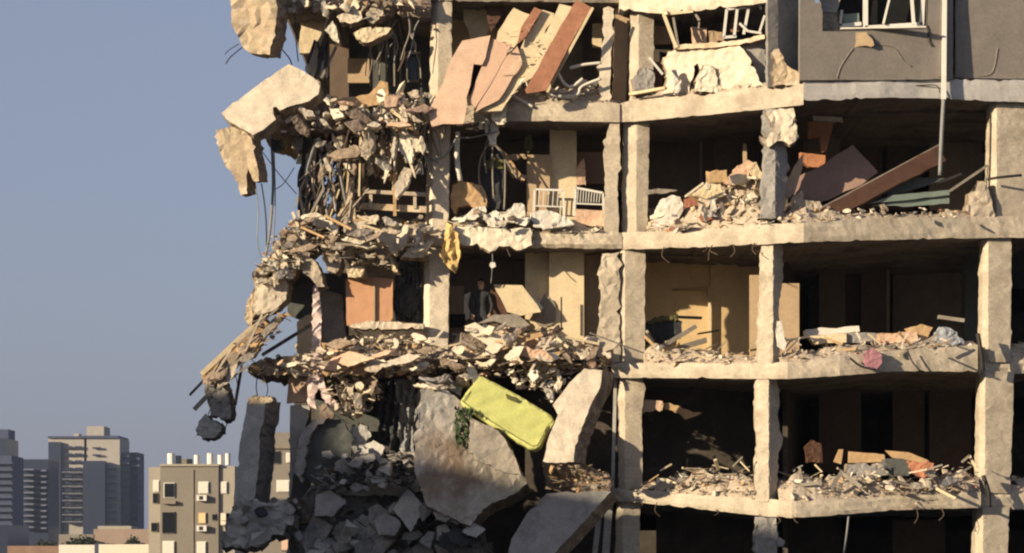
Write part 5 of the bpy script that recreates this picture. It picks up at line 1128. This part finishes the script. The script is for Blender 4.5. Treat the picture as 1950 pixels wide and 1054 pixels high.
for P, mm, lb in (([(720, 730), (752, 722), (760, 800), (750, 860), (722, 880)], 'dark_cloth', 'black hanging curtain under the pink heap'), ([(752, 724), (790, 720), (794, 790), (780, 830), (760, 820)], 'grey_cloth', 'light grey hanging curtain under the pink heap'),
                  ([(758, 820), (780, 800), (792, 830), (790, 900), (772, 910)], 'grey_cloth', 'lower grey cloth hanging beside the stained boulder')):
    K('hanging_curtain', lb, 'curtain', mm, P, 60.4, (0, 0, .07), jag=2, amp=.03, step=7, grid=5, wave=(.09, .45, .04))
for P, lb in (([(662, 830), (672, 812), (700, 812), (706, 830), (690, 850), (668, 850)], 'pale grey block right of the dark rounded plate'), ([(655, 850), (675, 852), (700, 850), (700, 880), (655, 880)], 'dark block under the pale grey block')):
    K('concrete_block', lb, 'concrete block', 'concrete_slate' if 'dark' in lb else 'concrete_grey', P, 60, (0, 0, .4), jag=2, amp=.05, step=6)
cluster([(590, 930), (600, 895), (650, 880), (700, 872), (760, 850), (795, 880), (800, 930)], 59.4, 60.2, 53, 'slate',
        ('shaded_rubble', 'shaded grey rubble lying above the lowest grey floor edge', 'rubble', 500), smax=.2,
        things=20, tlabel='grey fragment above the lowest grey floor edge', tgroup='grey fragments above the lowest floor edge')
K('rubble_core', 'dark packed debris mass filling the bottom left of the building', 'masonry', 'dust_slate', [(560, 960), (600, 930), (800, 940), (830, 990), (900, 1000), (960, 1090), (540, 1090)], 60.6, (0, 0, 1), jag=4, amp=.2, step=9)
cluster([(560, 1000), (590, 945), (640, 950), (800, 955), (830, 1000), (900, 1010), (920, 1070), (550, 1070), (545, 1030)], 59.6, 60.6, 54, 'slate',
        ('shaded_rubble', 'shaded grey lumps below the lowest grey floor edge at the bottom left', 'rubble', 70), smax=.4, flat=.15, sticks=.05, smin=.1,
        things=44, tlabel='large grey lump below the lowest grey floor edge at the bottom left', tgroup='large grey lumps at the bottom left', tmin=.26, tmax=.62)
K('stained_boulder', 'huge concrete boulder with a brown stain below the lime mattress', 'boulder', 'boulder_concrete',
  [(800, 745), (822, 732), (850, 740), (880, 765), (905, 800), (935, 815), (962, 835), (985, 880), (1004, 920), (985, 938), (945, 955), (920, 970), (895, 1002), (862, 988), (812, 962), (790, 905), (788, 840), (796, 790)],
  58.9, (8, 14, 1.3), gx=.004, gy=-.002, jag=2.5, amp=.045, step=8, grid=9)
K('boulder_lit_facet', 'lit flat face on the right of the stained boulder, painted pale peach', 'concrete panel', 'concrete_pale', [(896, 800), (936, 812), (964, 838), (982, 875), (994, 908), (960, 900), (925, 885), (892, 862)], 58.4, (0, 0, .3), gx=.004, jag=2, amp=.025, step=7)  # lit side of the boulder painted as a paler face
K('concrete_block', 'pale grey arch shaped slab above the stained boulder', 'concrete block', 'concrete_grey', [(800, 742), (815, 722), (850, 716), (880, 740), (876, 752), (850, 742), (820, 745)], 59.2, (0, 0, .4), jag=2, amp=.05, step=6)
mt = K('lime_mattress', 'lime green mattress caught on the wreckage above the stained boulder', 'mattress', 'lime_fabric',
       [(913, 718), (918, 717), (985, 752), (1050, 792), (1055, 800), (1046, 812), (1030, 848), (1018, 855), (1005, 852), (940, 812), (880, 770), (877, 764), (892, 742)], 58.8, (2, 6, .2), gy=-.006, jag=.6, amp=.012, step=8, grid=6, wave=(.012, .10, .24), smooth=True)
K('mattress_tear', None, None, 'olive_cloth', [(962, 750), (970, 752), (986, 762), (984, 767), (966, 760)], 58.86, (0, 0, .04), mt, jag=.4, amp=.005, step=5)
sm_ = [(x, y, 58.8 - .006 * (y - 787.2) - .022) for x, y in ((896, 746), (884, 762), (885, 768), (944, 808), (1007, 846), (1018, 849), (1026, 844), (1042, 812))]
tube('seam', None, None, 'olive_cloth', sm_, .007, mt)
K('mattress_border', None, None, 'lime_fabric', [(1056, 802), (1048, 816), (1034, 846), (1020, 858), (1002, 858), (1016, 852), (1028, 842), (1042, 812)], 58.65, (0, 0, .2), mt, jag=.6, amp=.01, step=5)
K('cream_slab', 'thick cream slab fallen steeply beside the lime mattress', 'concrete panel', 'concrete_pale',
  [(1092, 722), (1112, 702), (1146, 706), (1142, 740), (1122, 780), (1106, 822), (1094, 850), (1092, 880), (1060, 882), (1034, 880), (1044, 838), (1062, 790), (1052, 772), (1072, 745)], 58.2, (24, 2, .5), gy=-.004, jag=1.5, amp=.03, step=8)
cluster([(1036, 884), (1090, 878), (1160, 900), (1168, 925), (1120, 938), (1060, 930), (1040, 905)], 59, 59.6, 55, 'brown',
        ('brown_rubble', 'brown crumbled debris between the cream slab and the fallen grey slab', 'rubble', 260), smax=.16, sticks=.25,
        things=12, tlabel='brown fragment between the cream slab and the fallen grey slab', tgroup='brown fragments below the cream slab')
K('rubble_core', 'brown crumbled mass under the cream slab', 'masonry', 'broken_brown', [(1036, 880), (1100, 880), (1160, 905), (1165, 940), (1100, 945), (1040, 930)], 59.5, (0, 0, .6), jag=3, amp=.1, step=6)
K('fallen_slab', 'broad smooth grey slab tilted down at the bottom centre', 'concrete panel', 'concrete_grey', [(1042, 940), (1090, 938), (1163, 936), (1120, 985), (1050, 1060), (1020, 1090), (960, 1090), (974, 1028), (1004, 978)], 58.6, (14, 16, .4), gy=-.005, jag=1.2, amp=.012, step=9)
for a, b, w_ in (((1172, 720), (1166, 950), 6), ((1160, 955), (1152, 1080), 14), ((1140, 990), (1130, 1080), 10)):
    bar('pipe', 'grey pipe standing left of the main column on the lowest storeys', 'pipe', 'concrete_slate', (*a, 60.4), (*b, 60.4), w_, .1, group='grey pipes left of the main column')
cluster([(960, 700), (1100, 700), (1080, 740), (1050, 770), (1030, 740), (990, 740)], 59.6, 60.2, 56, 'bright', ('hanging_rubble', 'pale torn scraps hanging between the lime mattress and the cream slab', 'rubble', 110), smax=.2, flat=.5, sticks=.25,
        things=8, tlabel='pale scrap hanging between the lime mattress and the cream slab', tgroup='scraps above the lime mattress', tmax=.3)
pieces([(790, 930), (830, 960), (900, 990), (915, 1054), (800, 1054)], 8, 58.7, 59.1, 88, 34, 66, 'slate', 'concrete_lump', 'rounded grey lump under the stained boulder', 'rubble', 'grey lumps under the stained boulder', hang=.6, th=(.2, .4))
pieces([(800, 715), (900, 715), (880, 745), (810, 750)], 10, 58.9, 59.2, 89, 18, 50, 'warm', 'masonry_piece', 'masonry piece resting on the top of the stained boulder', 'rubble', 'masonry pieces on top of the stained boulder')
# green plant strands
rnd = random.Random(9); gvs, gfs = [], []
for i in range(150):
    x = rnd.uniform(868, 902); y = rnd.uniform(772, 845); p = X(x, y, rnd.uniform(58.5, 58.8)); L = rnd.uniform(.06, .22); w_ = rnd.uniform(.01, .03)
    t = Vector((rnd.uniform(-.4, .4), rnd.uniform(-.3, .3), -1)).normalized() * L; s = Vector((w_, rnd.uniform(-.02, .02), 0))
    b = len(gvs); gvs += [p - s, p + t * .5 + s * 1.5, p + t, p + t * .5 - s * 1.5]; gfs.append((b, b + 1, b + 2, b + 3))
tag(obj('uprooted_plant', gvs, gfs, 'green_leaf'), 'green uprooted plant strands on the stained boulder under the lime mattress', 'plant')

# ------------------------------------------------------------------ background buildings
def bld(name, label, x0, x1, ytop, d, depth, m, parts, turn=0):
    e = empty(name, (X((x0 + x1) / 2, 0, d).x, d, 0)); tag(e, label, 'building')
    return e
def pbox(e, name, m, x0, x1, y0, y1, d, dep, toground=False, label=None):
    a = X(x0, y1, d); b = X(x1, y0, d); z0 = 0 if toground else a.z
    vs = [Vector((x, y, z)) for z in (z0, b.z) for y in (d, d + dep) for x in (a.x, b.x)]
    fs = [(0, 1, 3, 2), (4, 6, 7, 5), (0, 4, 5, 1), (1, 5, 7, 3), (3, 7, 6, 2), (2, 6, 4, 0)]
    return tag(obj(name, vs, fs, m, e), label)
T = bld('residential_tower', 'tall stepped beige residential tower on the skyline, shaded walls coloured blue', 92, 262, 815, 1000, 30, None, None)
pbox(T, 'wall', 'tower_beige', 92, 160, 834, 1100, 1000, 25, True); pbox(T, 'wall', 'tower_beige', 165, 228, 834, 1100, 1000, 25, True)
pbox(T, 'wall', 'tower_blue_shade', 160, 165, 838, 1100, 1004, 20, True); pbox(T, 'wall', 'tower_pale', 228, 246, 862, 1100, 1004, 18, True); pbox(T, 'wall', 'tower_blue_shade', 246, 262, 862, 1100, 1008, 18, True)
pbox(T, 'wall', 'tower_glass_shade', 92, 116, 842, 1100, 998, 1.5, True); pbox(T, 'wall', 'tower_glass_shade', 158, 200, 878, 1100, 994, 5, True)  # second box paints the shadowed recess in navy
pbox(T, 'roof_edge', 'tower_blue_shade', 91, 161, 831, 835, 999, 26); pbox(T, 'roof_edge', 'tower_blue_shade', 160, 226, 830, 835, 999, 26); pbox(T, 'roof_box', 'tower_beige', 165, 198, 812, 830, 1002, 15); pbox(T, 'roof_box', 'tower_beige', 140, 150, 826, 832, 1004, 8)
for i in range(11):
    y = 850 + i * 13.5
    pbox(T, 'window_band', 'tower_glass_shade', 124, 138, y, y + 5, 998.5, .8); pbox(T, 'window_band', 'tower_glass_shade', 142, 156, y, y + 5, 998.5, .8)
    if i > 2: pbox(T, 'balcony', 'tower_pale', 118, 157, y + 8, y + 10, 996, 3)
    if y > 860: pbox(T, 'window_band', 'tower_pale', 230, 245, y + 4, y + 7, 1002, 1.5); pbox(T, 'balcony', 'tower_blue_shade', 250, 266, y + 8, y + 12, 1004, 4)
    pbox(T, 'window_band', 'tower_pale' if i > 3 else 'tower_glass_shade', 204 if i > 2 else 176, 222 if i > 2 else 192, y + 2, y + 5, 998.5, .8)
T2 = bld('dark_apartment_block', 'dark blue apartment block with striped balconies left of the tall tower', 25, 92, 875, 950, 30, None, None)
pbox(T2, 'wall', 'tower_glass_shade', 28, 92, 875, 1100, 950, 22, True)
for i in range(11):
    y = 893 + i * 11
    pbox(T2, 'balcony', 'tower_pale', 36, 64, y, y + 3, 946, 3); pbox(T2, 'balcony', 'tower_pale', 78, 88, y + 2, y + 5, 947, 3)
T3 = bld('dark_apartment_block', 'very dark apartment block cut by the left edge of the picture', -40, 20, 815, 900, 30, None, None)
pbox(T3, 'wall', 'tower_glass_shade', -60, 12, 835, 1100, 900, 22, True); pbox(T3, 'wall', 'tower_blue_shade', -60, 22, 868, 1100, 896, 22, True); pbox(T3, 'roof_box', 'tower_blue_shade', -30, 16, 818, 836, 904, 12)
for i in range(10): pbox(T3, 'balcony', 'tower_blue_shade', -20, 24, 880 + i * 13, 884 + i * 13, 894, 3)
# mid building
Mb = bld('grey_apartment_house', 'grey brown apartment house with air conditioners and white roof tanks', 283, 447, 887, 250, 14, None, None)
D_ = 250
pbox(Mb, 'wall', 'mid_pale', 283, 305, 890, 1100, D_ + .5, 14, True); pbox(Mb, 'wall', 'mid_render', 305, 416, 887, 1100, D_, 14, True); pbox(Mb, 'wall', 'mid_pale', 416, 447, 888, 1100, D_ + .3, 13, True)  # left return has its sunlight put into the paler colour
pbox(Mb, 'parapet', 'mid_pale', 304, 417, 884, 888, D_ - .2, 14.4)
def win(e, x0, x1, y0, y1, m='pane_dark', fm='white_paint', d=D_):
    f = pbox(e, 'window', fm, x0 - 1.5, x1 + 1.5, y0 - 1.5, y1 + 1.5, d - .12, .1)
    a = pbox(None, 'pane', m, x0, x1, y0, y1, d - .2, .07); 
    a.parent = f; a.location = Vector(a.location) - (Vector(f.location) + Vector(e.location)); return f
win(Mb, 313, 331, 921, 947); win(Mb, 309, 331, 976, 1015, fm='mid_render'); win(Mb, 311, 331, 1032, 1056, 'white_dusty')
win(Mb, 379, 396, 919, 939, 'white_dusty'); win(Mb, 379, 391, 978, 996, 'plaster_yellow', 'plaster_tan'); win(Mb, 376, 391, 1033, 1056, 'white_dusty')
win(Mb, 421, 431, 919, 939, 'white_dusty', d=D_ + .3); win(Mb, 404, 409, 980, 990, 'pane_dark', 'mid_render'); win(Mb, 420, 430, 978, 1000, 'plaster_bright', 'mid_pale', d=D_ + .3); win(Mb, 293, 302, 916, 936, 'white_dusty', d=D_ + .5)
win(Mb, 291, 299, 940, 958, 'pane_dark', 'mid_pale', d=D_ + .5); win(Mb, 288, 298, 996, 1012, 'pane_dark', 'mid_pale', d=D_ + .5)
pbox(Mb, 'window_sill', 'wall_dim', 309, 334, 954, 960, D_ - .5, .5)
pbox(Mb, 'downpipe', 'wall_dim', 367, 368.5, 895, 1060, D_ - .1, .1)
for (x, y) in ((374, 943), (374, 1001)):
    a = pbox(Mb, 'air_conditioner', 'white_paint', x, x + 19, y, y + 11, D_ - .6, .5)
    b = pbox(None, 'fan_grille', 'steel_dark', x + 5, x + 12, y + 2, y + 9, D_ - .64, .04); b.parent = a; b.location = Vector(b.location) - Vector(a.location) - Vector(Mb.location)
for k, (x, w_) in enumerate(((326, 12), (375, 9), (401, 11), (420, 9), (434, 8))):
    P = [X(x, 886, D_ + 3), X(x, 864 + (k % 2) * 3, D_ + 3)]
    vs, fs = tube_geo(P, w_ * .62 * D_ / F, 10)
    e = obj('water_tank', vs, fs, 'white_paint'); tag(e, ['white roof tank standing alone on the left of the grey house', 'white roof tank second from the left on the grey house', 'white roof tank in the middle of the right hand row', 'white roof tank second from the right on the grey house', 'white roof tank at the right end of the grey house'][k], 'tank', 'roof tanks on the grey house')
e = pbox(None, 'solar_panel', 'tower_glass_shade', 334, 345, 868, 885, D_ + 4, .3); tag(e, 'dark solar panel beside the leftmost white roof tank', 'solar panel')
e = pbox(None, 'roof_hut', 'mid_render', 346, 362, 874, 886, D_ + 5, 2); tag(e, 'small beige roof hut between the leftmost tanks', 'hut')
M2 = bld('tan_apartment_house', 'tan apartment house glimpsed between the leaning pillar and the ruin', 447, 600, 822, 220, 12, None, None)
pbox(M2, 'wall', 'mid_render', 470, 580, 855, 1100, 220, 14, True); pbox(M2, 'wall', 'mid_render', 512, 580, 824, 855, 221, 8); pbox(M2, 'cornice', 'wall_dim', 510, 560, 851, 854, 219.7, .5)
win(M2, 518, 530, 860, 882, d=220, fm='mid_render'); win(M2, 546, 552, 864, 880, 'white_dusty', d=220); win(M2, 528, 550, 916, 936, 'white_dusty', d=220); win(M2, 520, 550, 950, 955, 'wall_slate', 'mid_render', d=220); win(M2, 536, 548, 1020, 1048, 'board_salmon', 'mid_render', d=220)
pbox(M2, 'balcony', 'mid_pale', 500, 552, 990, 998, 219, 1)
# low roofs
L1 = bld('low_building', 'low pink plastered building in front of the towers', 110, 290, 1005, 500, 12, None, None)
pbox(L1, 'wall', 'roof_pink', 178, 292, 1008, 1100, 500, 20, True); pbox(L1, 'wall', 'mid_render', 112, 180, 1018, 1100, 500, 20, True); pbox(L1, 'parapet', 'mid_pale', 186, 250, 1002, 1008, 502, 8)
L2 = bld('low_building', 'low pale building along the bottom left edge with orange wall', 15, 280, 1036, 400, 12, None, None)
pbox(L2, 'wall', 'roof_orange', 14, 112, 1040, 1100, 400, 20, True); pbox(L2, 'wall', 'white_dusty', 112, 180, 1038, 1100, 400, 18, True); pbox(L2, 'wall', 'plaster_bright', 188, 284, 1037, 1100, 398, 18, True); pbox(L2, 'wall', 'tower_blue_shade', 180, 188, 1035, 1100, 399, 18, True)
pbox(L2, 'wall', 'tower_glass_shade', -60, 14, 1000, 1100, 402, 18, True)
rnd = random.Random(4)
for k, (x0, x1, y, d, lb) in enumerate(((125, 195, 1033, 450, 'dark bushy tree in front of the low pink building, left'), (238, 272, 1035, 450, 'dark bushy tree in front of the low pink building, right'), (15, 60, 1040, 470, 'dark tree behind the orange wall at the bottom left'), (60, 110, 1041, 470, 'dark tree right of the other behind the orange wall'))):
    e = empty('tree', (X((x0 + x1) / 2, 0, d).x, d, 0)); tag(e, lb, 'tree')
    vs, fs = tube_geo([Vector((e.location.x, d, 0)), Vector((e.location.x, d, X(0, y, d).z))], .25); obj('trunk', vs, fs, 'steel_rust', e)
    gv_, gf_ = [], []
    for i in range(700):
        a = rnd.gauss(0, .4); b_ = rnd.gauss(0, .5); p = Vector((e.location.x + a * (x1 - x0) / 2 * d / F, d + rnd.gauss(0, 1), X(0, y, d).z - .2 + b_ * 1.0 * (1 - min(1, a * a)))); s = rnd.uniform(.15, .35)
        u = Vector((rnd.gauss(0, 1), rnd.gauss(0, 1), rnd.gauss(0, 1))).normalized() * s; v = u.cross(Vector((rnd.gauss(0, 1), rnd.gauss(0, 1), 1))).normalized() * s
        b0 = len(gv_); gv_ += [p + u, p + v, p - u, p - v]; gf_.append((b0, b0 + 1, b0 + 2, b0 + 3))
    obj('crown', gv_, gf_, 'foliage_dark', e)

# ------------------------------------------------------------------ the neighbouring block whose shadow falls on the lower left
hd = Vector((sd.x, sd.y, 0)).normalized(); te = math.tan(R(SUN_EL))
# the shadow edge passes through the points (px, py) on the facade plane
p0 = X(480, 768, 60)
DIST = 42.0
top = p0 + hd * DIST + Vector((0, 0, DIST * te))
nb = empty('neighbouring_block', (top.x - 12, top.y - 4, 0)); tag(nb, 'plain apartment block outside the picture to the left', 'building')
perp = Vector((-hd.y, hd.x, 0))
def nbx(a, b, z): 
    return top + perp * a + hd * b + Vector((0, 0, z - top.z))
def nb_vol(a0, a1, drop, b0=0, b1=12):
    c8 = [nbx(a, b, z) for z in (0, top.z - drop) for b in (b0, b1) for a in (a0, a1)]
    obj('wall', c8, [(0, 1, 3, 2), (4, 6, 7, 5), (0, 4, 5, 1), (1, 5, 7, 3), (3, 7, 6, 2), (2, 6, 4, 0)], 'mid_render', nb)
nb_vol(-30, 1.3, 0); nb_vol(1.3, 30, .75, .05, 12.1)

# ------------------------------------------------------------------ hazy air
hb_ = bpy.data.materials.new('hazy_air'); hb_.use_nodes = True; hn = hb_.node_tree
for n_ in list(hn.nodes):
    if n_.type != 'OUTPUT_MATERIAL': hn.nodes.remove(n_)
pv = hn.nodes.new('ShaderNodeVolumePrincipled'); pv.inputs['Color'].default_value = (.62, .74, 1.0, 1); pv.inputs['Density'].default_value = HAZE; pv.inputs['Anisotropy'].default_value = .2
hn.links.new(pv.outputs[0], [n_ for n_ in hn.nodes if n_.type == 'OUTPUT_MATERIAL'][0].inputs['Volume'])
M['hazy_air'] = hb_
hv = [Vector((x, y, z)) for z in (-1, 75) for y in (-610, 2610) for x in (-1510, 1510)]
tag(obj('haze', hv, [(0, 1, 3, 2), (4, 6, 7, 5), (0, 4, 5, 1), (1, 5, 7, 3), (3, 7, 6, 2), (2, 6, 4, 0)], 'hazy_air'), kind='stuff')

# ------------------------------------------------------------------ words that set look-alikes apart
CW = {'concrete_warm': 'beige', 'concrete_pale': 'cream', 'plaster_bright': 'whitish', 'broken_brown': 'brown', 'concrete_grey': 'grey', 'white_dusty': 'white', 'concrete_tan': 'tan',
      'wood_tan': 'brown wooden', 'tile_red': 'brick red', 'board_pink': 'pinkish', 'concrete_slate': 'slate grey', 'dark_cloth': 'black', 'wood_grey': 'grey brown', 'board_cream': 'cream', 'steel_rust': 'rusty', 'steel_dark': 'black', 'cable_grey': 'pale grey'}
POS = {2: ['leftmost', 'rightmost'], 3: ['leftmost', 'middle', 'rightmost'], 4: ['leftmost', 'second from left', 'second from right', 'rightmost'], 5: ['leftmost', 'second from left', 'middle', 'second from right', 'rightmost']}
fam = {}
for o in col.objects:
    if o.type == 'MESH' and o.parent is None and o.get('group') and o.get('kind') is None: fam.setdefault(o['label'], []).append(o)
def size_of(o): return max(o.dimensions[0], o.dimensions[2])
bpy.context.view_layer.update()
for lb, L in fam.items():
    if len(L) < 2: continue
    L2 = sorted(L, key=size_of); n = len(L2); sub = {}
    base = lb
    for wd in ('larger ', 'thin ', 'pale ', 'white ', 'grey ', 'cream ', 'rusty ', 'large '):
        if base.startswith(wd): base = base[len(wd):]; break
    for i, o in enumerate(L2):
        cw = CW.get(o.data.materials[0].name, ''); sw = 'small' if i < n / 3 else ('mid-sized' if i < 2 * n / 3 else 'large')
        if 'wire' in o.name or 'rebar' in o.name or 'lath' in o.name or 'strip' in o.name: sw = {'small': 'short', 'mid-sized': 'medium-length', 'large': 'long'}[sw]
        sub.setdefault(' '.join(x for x in (sw, cw) if x and not base.startswith(x)), []).append(o)
    for pre, S in sub.items():
        S.sort(key=lambda o: o.location.x)
        for i, o in enumerate(S):
            t = pre + ' ' + base
            if len(S) in POS and len((t + ' ' + POS[len(S)][i]).split()) <= 16: t = t + ', ' + POS[len(S)][i]
            if len(t.split()) <= 16: o['label'] = t
